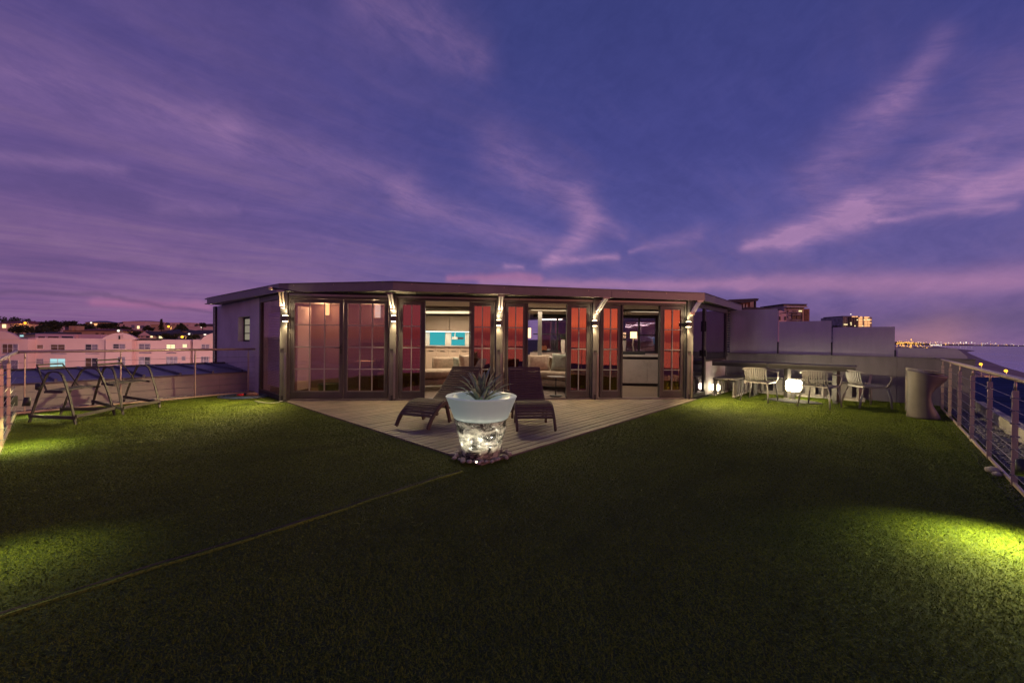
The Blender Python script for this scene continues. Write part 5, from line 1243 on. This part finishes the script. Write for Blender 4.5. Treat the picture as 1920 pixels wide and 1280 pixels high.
# ------------------------------------------------------------------ the town on the left
YF = 70.0
def bx(u0, v0, u1, v1, Y, dep=8.0, zb=None):
    p = D(u0, v1, Y); q = D(u1, v0, Y); z0 = p.z if zb is None else zb
    return Vector(((p.x + q.x) / 2, Y + dep / 2, (z0 + q.z) / 2)), (abs(q.x - p.x), dep, q.z - z0)
def gz(u, Y): p = D(u, 640, Y); return hland(p.x, Y) - 1.0
def part_box(name, m_, par_, u0, v0, u1, v1, Y, dep, zb=None):
    c, s = bx(u0, v0, u1, v1, Y, dep, zb); return MB().box(c, s).build(name, m_, par_, world=True)
def window(par_, u0, v0, u1, v1, Y, pm, nb=2, mid=True):
    """frame proud of the wall, panes, mullions"""
    c, s = bx(u0, v0, u1, v1, Y - .10, .16); e = .07
    m = MB(); x0, x1 = c.x - s[0] / 2, c.x + s[0] / 2; z0, z1 = c.z - s[2] / 2, c.z + s[2] / 2; y = c.y
    m.box((x0 - e / 2, y, c.z), (e, .16, s[2] + 2 * e)); m.box((x1 + e / 2, y, c.z), (e, .16, s[2] + 2 * e)); m.box((c.x, y, z0 - e / 2), (s[0], .16, e)); m.box((c.x, y, z1 + e / 2), (s[0], .16, e))
    for i in range(1, nb): m.box((x0 + s[0] * i / nb, y, c.z), (e, .13, s[2]))
    if mid: m.box((c.x, y - .01, z0 + s[2] * .5), (s[0], .10, e * .8))
    w = m.build('window', 'window_frame', par_, world=True)
    pms = pm if isinstance(pm, (list, tuple)) else [pm] * nb
    for i in range(nb):
        m = MB(); a = x0 + s[0] * i / nb; b = x0 + s[0] * (i + 1) / nb; m.box(((a + b) / 2, y - .005, c.z), (b - a, .03, s[2])); m.build('pane', pms[i], w, world=True)
    return w
c0_ = D(200, 640, YF)
flats = thing('apartment_block', 'long pink two-toned block of flats with curved gables behind the left balustrade', 'apartment block', (c0_.x, YF, -14))
zb_f = -15
secs = [('wall', -60, 52, 635.5, 0), ('wall', 52.3, 196, 634.5, 1.2), ('wall', 198, 247.3, 635, -.6), ('wall', 247.8, 357, 637, 0), ('wall', 361.5, 460, 637.5, -.2)]
for n_, u0, u1, v0, off in secs: part_box(n_, 'pinkwall', flats, u0, v0, u1, 640, YF + off, 10, zb_f)
part_box('wall', 'plaster', flats, 357.1, 637, 361.4, 640, YF + 1.0, 8, zb_f)
part_box('penthouse', 'pinkwall', flats, 66, 626.5, 140, 634.5, YF + 4.5, 6, D(66, 640, YF).z)
part_box('penthouse', 'pinkwall', flats, 140.2, 627.5, 190, 634.5, YF + 5, 6, D(66, 640, YF).z)
for u0, u1, pm in ((71, 84, 'window_brown'), (89, 110, 'window_brown'), (115, 137, 'window_dark')): window(flats, u0, 630.6, u1, 633.2, YF + 4.5, pm, 1, False)
def gable(u0, u1, vt, vb, off, sag=1.0):
    a, b = D(u0, vb, YF + off), D(u1, vb, YF + off); zt_ = D(u0, vt, YF + off).z - a.z; n = 14; pts = []
    for i in range(n + 1): s = i / n * 2 - 1; pts.append(Vector((a.x + (b.x - a.x) * i / n, a.y, a.z + (b.z - a.z) * i / n + zt_ * (1 - s * s) ** .9)))
    MB().slab(pts, (0, .35, 0)).build('gable', 'pinkwall', flats, world=True)
gable(190, 258, 624, 636, -.9); gable(-40, 37, 620, 636, -.3); gable(376, 430, 624, 638, -.5)
part_box('gable_slot', 'window_dark', flats, 222, 629, 223.6, 636, YF - 1.3, .2)
rows = [(646.5, 656, 1), (672.8, 687.5, 2)]
W_ = [(4, 33, 645.5, 661, ['window_brown', 'window_brown', 'window_mauve'], 3, 0), (4, 33, 675.5, 692, 'window_mauve', 2, 0),
      (69, 80.5, 647, 652.8, 'window_brown', 1, 1.2), (95, 121, 646.3, 655.5, 'window_brown', 2, 1.2), (160, 183, 646, 656.5, ['window_dark', 'window_mauve'], 2, 1.2),
      (67.5, 81, 673, 681.5, 'window_mauve', 1, 1.2), (93.5, 122, 672.6, 688, ['window_cyan', 'window_cyan'], 2, 1.2), (160, 183, 671.5, 687.5, ['window_brown', 'window_dark'], 2, 1.2),
      (212, 234, 645.5, 653, ['window_dark', 'window_mauve'], 2, -.6), (220, 234, 669.5, 684, 'window_mauve', 1, -.6),
      (260.5, 281, 645, 655, 'window_mauve', 2, 0), (312, 328, 646, 653, 'window_warm', 2, 0), (342, 350.5, 645.5, 651, 'window_warm', 1, 0), (378, 392, 646, 655, 'window_mauve', 2, -.2),
      (260.5, 281, 669.5, 684, ['window_mauve', 'window_dark'], 2, 0), (312, 332, 669, 684, 'window_mauve', 3, 0), (341, 347, 668.5, 675, 'window_mauve', 1, 0), (377, 391, 669, 683.5, 'window_mauve', 3, -.2)]
for u0, u1, v0, v1, pm, nb, off in W_: window(flats, u0, v0, u1, v1, YF + off, pm, nb)
for u0, u1, v0 in ((4, 33, 661.5), (95, 121, 662), (160, 183, 662), (212, 234, 662), (260.5, 281, 661), (312, 328, 661)): part_box('sill', 'window_mauve', flats, u0, v0, u1, v0 + 1.3, YF - .3, .3)
MB().beam(D(240, 636, YF + 3), D(330, 636.5, YF + 3), 6, .3).build('roof', 'roof_dark', flats, world=True)

def house(label, u0, u1, v_eave, v_ridge, v_base, Y, wall, roof_m, wins=(), kind='hip', dep=9.0, extra=None):
    c = D((u0 + u1) / 2, v_base, Y); t = thing('house', label, 'house', (c.x, Y, c.z)); zb = min(c.z, gz((u0 + u1) / 2, Y)) - 1.5
    part_box('wall', wall, t, u0, v_eave, u1, v_base, Y, dep, zb)
    a, b = D(u0, v_eave, Y), D(u1, v_eave, Y); h = D(u0, v_ridge, Y).z - a.z; w = b.x - a.x; y0, y1 = Y - .5, Y + dep + .5; e = .5
    if kind == 'hip': vs = [(a.x - e, y0, a.z), (b.x + e, y0, b.z), (b.x + e, y1, b.z), (a.x - e, y1, a.z), (a.x + min(w * .25, dep * .4), Y + dep / 2, a.z + h), (b.x - min(w * .25, dep * .4), Y + dep / 2, a.z + h)]; fs = [(0, 1, 5, 4), (1, 2, 5), (2, 3, 4, 5), (3, 0, 4), (3, 2, 1, 0)]
    elif kind == 'gable': xm = (a.x + b.x) / 2; vs = [(a.x - e, y0, a.z), (b.x + e, y0, b.z), (xm, y0, a.z + h), (a.x - e, y1, a.z), (b.x + e, y1, b.z), (xm, y1, a.z + h)]; fs = [(0, 1, 2), (3, 5, 4), (0, 2, 5, 3), (1, 4, 5, 2), (0, 3, 4, 1)]
    elif kind == 'shed': vs = [(a.x - e, y0, a.z), (b.x + e, y0, b.z), (b.x + e, y1, b.z + h), (a.x - e, y1, a.z + h), (a.x - e, y1, a.z), (b.x + e, y1, b.z)]; fs = [(0, 1, 2, 3), (0, 3, 4), (1, 5, 2), (0, 4, 5, 1), (3, 2, 5, 4)]
    else: vs = [(a.x - .2, Y - .2, a.z), (b.x + .2, Y - .2, b.z), (b.x + .2, y1, b.z), (a.x - .2, y1, a.z)] ; vs += [(x, y, z + .35) for x, y, z in vs]; fs = [(0, 1, 5, 4), (1, 2, 6, 5), (2, 3, 7, 6), (3, 0, 4, 7), (4, 5, 6, 7), (0, 3, 2, 1)]
    MB().add(vs, fs).build('roof', roof_m, t, world=True)
    if kind == 'gable': MB().add([(a.x, Y - .52, a.z), (b.x, Y - .52, b.z), ((a.x + b.x) / 2, Y - .52, a.z + h * .93)], [(0, 1, 2)]).build('gable', wall, t, world=True)
    for (p, q, r_, s, pm) in wins: part_box('window', pm, t, p, q, r_, s, Y - .12, .2)
    if extra: extra(t)
    return t
house('pink house with a flat red roof and one lit window at the far left edge', -14, 37, 606.5, 600, 619, 118, 'pinkwall', 'roof_red', [(4, 608, 10.5, 614.5, 'window_warm'), (19, 608, 21, 611, 'window_dark'), (23.5, 608, 25, 610, 'window_dark')], 'hip')
house('grey-roofed house with a white sloping verge, low behind the left end of the flats', 14, 66, 627, 621, 634, 92, 'grey_wall', 'roof_dark', [(37, 628, 43, 631, 'window_cyan')], 'shed')
def chim(t): part_box('chimney', 'tan_wall', t, 129, 611, 143.5, 620, 108, 2); part_box('chimney', 'tan_wall', t, 133, 612, 136, 620, 107.7, .3)
house('orange-lit house with a red roof and a fat double chimney behind the flats', 118, 226, 620, 615, 631, 108, 'tan_wall', 'roof_red', [(121, 622.8, 127, 625.5, 'window_dark'), (179, 624, 184, 626.5, 'window_brown'), (190, 624, 195, 626.5, 'window_brown')], 'hip', extra=chim)
house('small dark-roofed house with orange lights on the ridge between the trees', 160, 190, 604, 600.5, 612, 190, 'tan_wall', 'roof_blue', [(169, 603.5, 172, 606, 'white_far'), (176, 606.5, 182, 610, 'window_orange')], 'hip')
house('pale pink modernist house with a lit balcony on the ridge', 231, 272, 604, 603, 624, 160, 'pinkwall', 'pinkwall', [(246, 609, 252, 615, 'window_mauve'), (257, 611, 261, 616, 'window_warm'), (263, 610, 270, 615, 'window_mauve')], 'flat')
house('low pink wing beside the modernist house on the ridge', 217, 231, 608.5, 607.5, 616, 160, 'pinkwall', 'pinkwall', [(231, 608, 233, 611, 'window_dark')], 'flat')
house('small orange flat-roofed house left of the cypress', 283, 297, 609.5, 608.5, 617, 150, 'tan_wall', 'tan_wall', [(288, 613.5, 291, 615, 'window_dark')], 'flat')
house('pink gabled cottage with three lit windows just behind the flats', 262, 287, 629.5, 620.5, 636, 96, 'pinkwall', 'roof_dark', [(264.5, 629, 268, 632, 'window_mauve'), (274, 629.5, 279, 633, 'window_dark'), (282, 629.5, 285.5, 632.5, 'window_warm')], 'gable')
house('brown hip-roofed house with two lit windows right of the gabled cottage', 287, 310, 627.5, 618.5, 636, 97, 'grey_wall', 'roof_dark', [(290, 630, 295.5, 634, 'window_mauve'), (298, 630, 304.5, 634, 'window_warm')], 'hip')
house('low house with a wide brown roof and small dark windows below the ridge', 302, 340, 620.5, 616.5, 627, 130, 'tan_wall', 'roof_dark', [(310, 622, 313, 625, 'window_dark'), (318, 622, 321, 625, 'window_dark'), (324, 622, 327, 625, 'window_dark')], 'hip')
house('long dark-roofed house with a warm eave light at the right of the hillside', 332, 402, 626, 617.5, 633, 112, 'grey_wall', 'roof_dark', [(351, 625.5, 355, 627.5, 'window_warm'), (382, 625.5, 386, 628, 'white_far')], 'hip')
house('white stepped modern villa on the ridge beside a palm', 319, 357, 606, 605, 616, 210, 'pinkwall', 'pinkwall', [(323, 607.5, 328, 610, 'window_dark'), (331, 607.5, 334, 609.5, 'window_dark'), (350, 609, 353, 611, 'window_mauve')], 'flat')
house('low white wall-like house at the right end of the ridge', 352, 386, 613, 612, 618, 190, 'pinkwall', 'pinkwall', [(376, 612, 378, 614, 'white_far')], 'flat')
house('dim red-roofed house between the big trees and the lamp', 68, 84, 606.5, 604, 611, 200, 'pinkwall', 'roof_red', [(73, 607.5, 75, 609, 'window_mauve')], 'hip')

def tree(label, u0, u1, vt, vb, Y, seed, kind='round', n=900):
    rnd = random.Random(seed); a, b = D(u0, vb, Y), D(u1, vt, Y); w = (b.x - a.x) / 2; cx_ = (a.x + b.x) / 2; h = b.z - a.z; zc_ = a.z + h * .5; W1 = 1.6 if kind == 'round' else 1.0; g = gz((u0 + u1) / 2, Y)
    t = thing('tree', label, 'tree', (cx_, Y, g)); 
    MB().tube([(cx_, Y, g - .5), (cx_ + .1, Y, (g + a.z) / 2), (cx_, Y, a.z + h * .35), (cx_ + w * .15, Y, a.z + h * .7)], [w * .09 + .1, w * .07 + .08, w * .05 + .06, .04], 7).build('trunk', 'trunk', t, world=True, smooth=True)
    m = MB(); cl = [(rnd.gauss(0, .42), rnd.gauss(0, .35), rnd.uniform(-.75, .8), rnd.uniform(.28, .5)) for _ in range(13)]
    s = .08 * w + .09
    for i in range(n):
        if kind == 'cypress':
            z = rnd.random() ** 1.15; r = (1 - z) * .55 + .12; q = Vector((rnd.gauss(0, .45) * r * w * 1.4, rnd.gauss(0, .45) * r * w * 1.4, z * h)) + Vector((cx_, Y, a.z))
        elif kind == 'palm':
            an = rnd.uniform(0, 6.28); l = rnd.random(); q = Vector((cx_ + math.cos(an) * l * w, Y + math.sin(an) * l * w, a.z + h * (.55 + .42 * rnd.random() * (1 - l) - .35 * l * l)))
        else:
            c = rnd.choice(cl); dv = Vector((rnd.gauss(0, 1), rnd.gauss(0, 1), rnd.gauss(0, 1))).normalized() * c[3] * rnd.uniform(.6, 1.08); q = Vector((cx_ + (c[0] * .85 + dv.x) * w * .85 * W1, Y + (c[1] + dv.y) * w * .8, zc_ + (c[2] * .62 + dv.z * .9) * h * .58))
        r1 = Vector((rnd.uniform(-1, 1), rnd.uniform(-1, 1), rnd.uniform(-1, 1))) * s; r2 = Vector((rnd.uniform(-1, 1), rnd.uniform(-1, 1), rnd.uniform(-1, 1))) * s
        m.add([q - r1, q + r1, q + r2 * 1.5], [(0, 1, 2)])
    m.build('crown', 'tree_leaf', t, world=True)
T_ = [('dark tree rising behind the red-roofed house at the left edge', 8, 34, 594.5, 612, 150, 'round'), ('dark tree right behind the orange street lamp', 38, 64, 597, 616, 135, 'round'),
      ('low bushy tree between the red-roofed house and the lamp', 20, 48, 608, 626, 104, 'round'), ('rounded tree left of the broad dark one', 56, 86, 611, 632, 104, 'round'),
      ('broad dark tree, the largest on the left hillside', 80, 120, 600.5, 627, 112, 'round'), ('flat-topped tree right of the broad dark one', 118, 144, 600, 616, 140, 'round'),
      ('low tree below the blue-roofed house', 143, 172, 607, 620, 140, 'round'), ('brownish tree left of the modernist house', 200, 219, 604, 618, 145, 'round'), ('low hedge-like tree in front of the modernist house', 214, 248, 611.5, 627, 120, 'round'),
      ('round dark tree right of the modernist house', 271, 287, 609.5, 621, 135, 'round'), ('pointed cypress on the ridge', 297, 308, 598.5, 618, 130, 'cypress'), ('spreading palm in front of the stepped villa', 329, 351, 605.5, 621, 130, 'palm'),
      ('small tree at the right end of the ridge', 372, 388, 604.5, 614, 150, 'round'), ('dark shrub-like tree below the brown roof', 308, 330, 624, 636, 95, 'round'), ('dark low tree by the long dark-roofed house', 352, 372, 628, 637, 93, 'round'),
      ('low tree filling the gap right of the gabled cottage', 240, 264, 618, 634, 104, 'round'), ('bushy tree beside the small ridge house', 184, 206, 605, 617, 150, 'round')]
for i, (lab, u0, u1, vt, vb, Y, kd) in enumerate(T_): tree(lab, u0, u1, vt, vb, Y, 30 + i, kd, 1500 if u1 - u0 > 30 else 900)
def slamp(label, u, v, Y, mm, r=.28, e=0, col=(1, .5, .1), arm=True):
    p = D(u, v, Y); g = gz(u, Y) if u < 900 else -14.9; t = thing('street_lamp', label, 'street lamp', (p.x, Y, g), group='street lamps')
    MB().tube([(p.x + .6, p.y + .3, g), (p.x + .6, p.y + .3, p.z + .1), (p.x, p.y + .1, p.z + .3)], .09, 6).build('pole', 'steel_dark', t, world=True)
    m = MB(); m.lathe([(0.0, -r), (r * .7, -r * .7), (r, 0), (r * .7, r * .7), (0.0, r)], 12, c=p); m.build('lamp_head', mm, t, world=True, smooth=True)
    if e: lamp('POINT', p - Vector((0, 1.2, .5)), e, col, .4)
slamp('orange sodium street lamp in front of the tree at the far left', 47, 605.3, 118, 'sodium', .30, 420)
slamp('orange sodium street lamp right of the cypress', 316, 612, 118, 'sodium', .30, 400)
slamp('yellow street lamp just above the flats roof', 341.5, 631.5, 88, 'sodium', .26, 350)
slamp('white street lamp by the central gable of the flats', 222, 620, 92, 'white_far', .26, 0)
slamp('white lamp low on the right of the hillside', 354.5, 626, 95, 'white_far', .22, 0)

for i, (x_, lab) in enumerate(((-76, 'added street lamp lighting the flats, unseen below the left end of the terrace'), (-56, 'added street lamp lighting the flats, unseen below the middle of the left rail'), (-40, 'added street lamp lighting the flats, unseen beside the pavilion wall'))):
    t = thing('street_lamp', lab, 'street lamp', (x_, YF - 17, -14), group='street lamps')
    MB().tube([(0, 0, 0), (0, 0, 7), (0, .8, 7.6)], .09, 6).build('pole', 'steel_dark', t); MB().box((0, 1.0, 7.6), (.3, .7, .14)).build('lamp_head', 'sodium', t)
    lamp('POINT', (x_, YF - 15.5, -6.6), 3300, (1, .66, .58), .5)  # unseen lamps added to brighten the front of the flats
# ------------------------------------------------------------------ blocks and lights on the right
Y1 = 60
t = thing('penthouse_pavilion', 'rooftop brick penthouse with an upswept dark roof behind the right roof corner', 'building', D(1405, 580, Y1))
part_box('wall', 'brick_far', t, 1386, 566, 1406, 584, Y1, 5, -14); part_box('glass_wall', 'window_mauve', t, 1406.3, 565, 1417, 577, Y1 + .5, 4)
for u in (1394, 1399.5): part_box('window', 'window_frame', t, u, 570, u + 2, 578, Y1 - .15, .15)
MB().slab([D(1360, 563, Y1 - 1), D(1392, 568.5, Y1 - 1), D(1421, 564, Y1 - 1), D(1423, 560, Y1 - 1), D(1418, 559.2, Y1 - 1), D(1368, 561.5, Y1 - 1)], (0, 7, 0)).build('roof', 'roof_dark', t, world=True)
part_box('post', 'roof_dark', t, 1415.5, 564, 1418, 577, Y1 - .5, .3)
MB().slab([D(1385, 581.5, Y1 - 2), D(1468, 580.5, Y1 - 2), D(1440, 577, Y1 - 2), D(1405, 575.5, Y1 - 2)], (0, 10, 0)).build('lower_roof', 'roof_dark', t, world=True)
def block(label, u0, u1, vt, vb, Y, wall, dep, grid=None, seed=0):
    t = thing('apartment_block', label, 'apartment block', D((u0 + u1) / 2, vb, Y)); part_box('wall', wall, t, u0, vt, u1, vb, Y, dep, -14); return t
Y2 = 150
t = block('pinkish multi-storey block of flats with a grey roof floor above the second glass screen', 1470, 1508, 575, 603, Y2, 'mauve_wall', 14)
part_box('roof_floor', 'grey_wall', t, 1469.5, 570.5, 1512.5, 574.8, Y2 + .5, 12); part_box('roof_slab', 'roof_dark', t, 1468.5, 569.8, 1514, 570.6, Y2 - .3, 14)
part_box('wing', 'brick_far', t, 1508.2, 579, 1518, 603, Y2 + 1, 12, -14); part_box('pier', 'tan_wall', t, 1504.5, 580, 1507.8, 603, Y2 - .6, .8)
part_box('balcony_roof', 'window_frame', t, 1475, 574.6, 1515, 575.8, Y2 - 1.5, 1.4)
for (a, b, c, d_, pm) in ((1476, 577, 1481, 579.5, 'window_dark'), (1484, 576.5, 1495, 579, 'window_brown'), (1497, 576.5, 1506, 579, 'window_dark'), (1487, 582.5, 1493, 584.2, 'window_dark'), (1498.5, 582, 1501, 584, 'window_warm'), (1502, 582, 1504, 584, 'window_warm'), (1478, 586, 1483, 588.5, 'window_mauve'), (1485.5, 588, 1492, 598, 'window_dark'), (1494, 591, 1502, 598, 'window_dark'), (1495, 586, 1502, 589, 'window_mauve'), (1478, 593, 1483, 596, 'window_mauve'), (1477, 582, 1479, 585, 'window_dark')):
    part_box('window', pm, t, a, b, c, d_, Y2 - .25, .3)
for v in (585.3, 590, 599): part_box('balcony', 'grey_wall', t, 1485, v, 1503, v + 1.0, Y2 - 1.2, 1.1)
for k in range(5):
    for j in range(2): part_box('window', 'window_brown', t, 1510 + j * 4, 582 + k * 4, 1512 + j * 4, 584.5 + k * 4, Y2 + .8, .3)
t = block('small salmon-pink stepped house wall left of the pinkish block', 1460, 1474.5, 586, 604, 120, 'pinkwall', 8)
MB().slab([D(1460, 586, 120), D(1474.5, 588, 120), D(1474.5, 586.5, 120), D(1464, 581.5, 120), D(1460, 582.5, 120)], (0, 4, 0)).build('gable', 'pinkwall', t, world=True)
for a in (1461.5, 1472): part_box('window', 'window_dark', t, a, 593, a + 2.2, 600, 119.8, .3)
part_box('sill', 'window_frame', t, 1464, 587.5, 1470, 588.5, 119.7, .3)
Y3 = 420
t = block('dark apartment tower with rows of orange lit windows on the right skyline', 1580, 1635, 594.5, 616, Y3, 'grey_wall', 30)
part_box('roof_box', 'roof_dark', t, 1579.8, 592.5, 1611, 594.4, Y3 + .4, 26); part_box('roof_box', 'brick_far', t, 1613, 594, 1632.5, 594.6, Y3 + 2, 20); part_box('core', 'roof_dark', t, 1591, 594.6, 1609, 616, Y3 - 1, .9)
rnd = random.Random(3)
for k in range(7):
    v = 595.6 + k * 2.9
    for (a, b, pr) in ((1611.5, 1614, 1), (1614.8, 1617.2, 1), (1622.3, 1624.3, .9), (1624.8, 1626.8, .9), (1629, 1631, .9), (1632, 1634, .8)):
        if rnd.random() < pr and not (k == 0 and a > 1628): part_box('window', 'window_orange', t, a, v, b, v + 1.9, Y3 - 1.2, 1)
for (a, v, w) in ((1599, 592.6, 4), (1605.5, 592.6, 3), (1614, 593.2, 3), (1622, 593.4, 3.5), (1627, 593.6, 3)): part_box('window', 'window_orange', t, a, v, a + w, v + 1.8, Y3 - 1.5, 1)
for (a, v, w) in ((1583, 607.2, 2.2), (1586, 607.4, 3.4), (1595, 604.3, 2), (1595.5, 607.4, 1.8), (1607, 598.8, 1.8), (1602.5, 610, 1.8), (1626, 598.3, 5), (1621.2, 598.5, 1.4), (1617.5, 610, 1.4)): part_box('window', 'window_warm', t, a, v, a + w, v + 1.6, Y3 - 1.6, 1)
for k in range(7):
    for a in (1582, 1586, 1596, 1601, 1606): part_box('window', 'window_dark', t, a, 595.4 + k * 2.9, a + 2.4, 597 + k * 2.9, Y3 - 1.25, .2)
slamp('tiny white beacon on a mast above the dark tower', 1595.3, 589, Y3, 'white_far', .5)
tree('dark scrub just above the third glass screen', 1561, 1572, 610, 616, 160, 90, n=400)
# city lights along the bay: small lit bulbs, too many to count
def lights(name, label, mm, pts):
    m = MB()
    for (u, v, Y, r) in pts:
        c = D(u, v, Y); r *= Y; m.add([c + Vector((r, 0, 0)), c + Vector((0, r, 0)), c - Vector((r, 0, 0)), c - Vector((0, r, 0)), c + Vector((0, 0, r)), c - Vector((0, 0, r))], [(0, 1, 4), (1, 2, 4), (2, 3, 4), (3, 0, 4), (1, 0, 5), (2, 1, 5), (3, 2, 5), (0, 3, 5)])
    o = m.build(name, mm); tag(o, label, 'city lights', kind='stuff')
rnd = random.Random(21); k_ = 1 / FOC
amb = []; wht = []
for i in range(150):
    u = 1681 + abs(rnd.gauss(0, 38)); v = 646 - (u - 1681) * .01 + rnd.gauss(1, 4.2); v = max(v, 637.5 + (u - 1680) * .05); amb.append((u, min(v, 654), rnd.uniform(1300, 2600), k_ * rnd.choice((.35, .5, .6, .9))))
for i in range(34): u = 1681 + i * .9; amb.append((u, 644.5 - math.sin(i / 34 * 2.4) * 2.6 + rnd.uniform(-.3, .3), 1500, k_ * .7))
for i in range(30): wht.append((1745 + rnd.uniform(0, 22), 647 + rnd.uniform(-.7, .6), 2400, k_ * .7))
for i in range(240):
    u = rnd.uniform(1690, 2060); v = 641.8 + (u - 1690) * .0165 + rnd.gauss(.4, 1.5); (amb if rnd.random() < .55 else wht).append((u, v, rnd.uniform(4200, 5600), k_ * rnd.choice((.25, .3, .4, .55))))
for (u, v, r) in ((1708.5, 636.5, 1.4), (1801, 642, 1.2), (1811.5, 642, 1.5), (1822, 642, 1.1)): (amb if u < 1750 else wht).append((u, v, 3500, k_ * r))
for (u, v, r) in ((1738, 651.5, 1.2), (1717, 643.5, 1), (1720, 648.5, 1.3), (1705, 650.5, 1)): amb.append((u, v, 1200, k_ * r))
lights('city_lights', 'amber street lights of the town spread along the curve of the bay', 'sodium_far', amb)
lights('city_lights', 'white lights strung along the far shore of the bay', 'white_far', wht)
slamp('orange promenade lamp by the beach, further one beyond the right rail', 1839, 682.5, 190, 'sodium', .62, 6000)
slamp('orange promenade lamp by the beach, nearer one beyond the right rail', 1886, 695, 150, 'sodium', .52, 6000)
o = MB().slab([G(1816, 684, -14), G(1850, 686, -14), G(1925, 712, -14), G(2050, 760, -14), G(1950, 760, -14), G(1820, 692, -14)], (0, 0, -.5)).build('promenade', 'beach_sand'); tag(o, kind='structure')
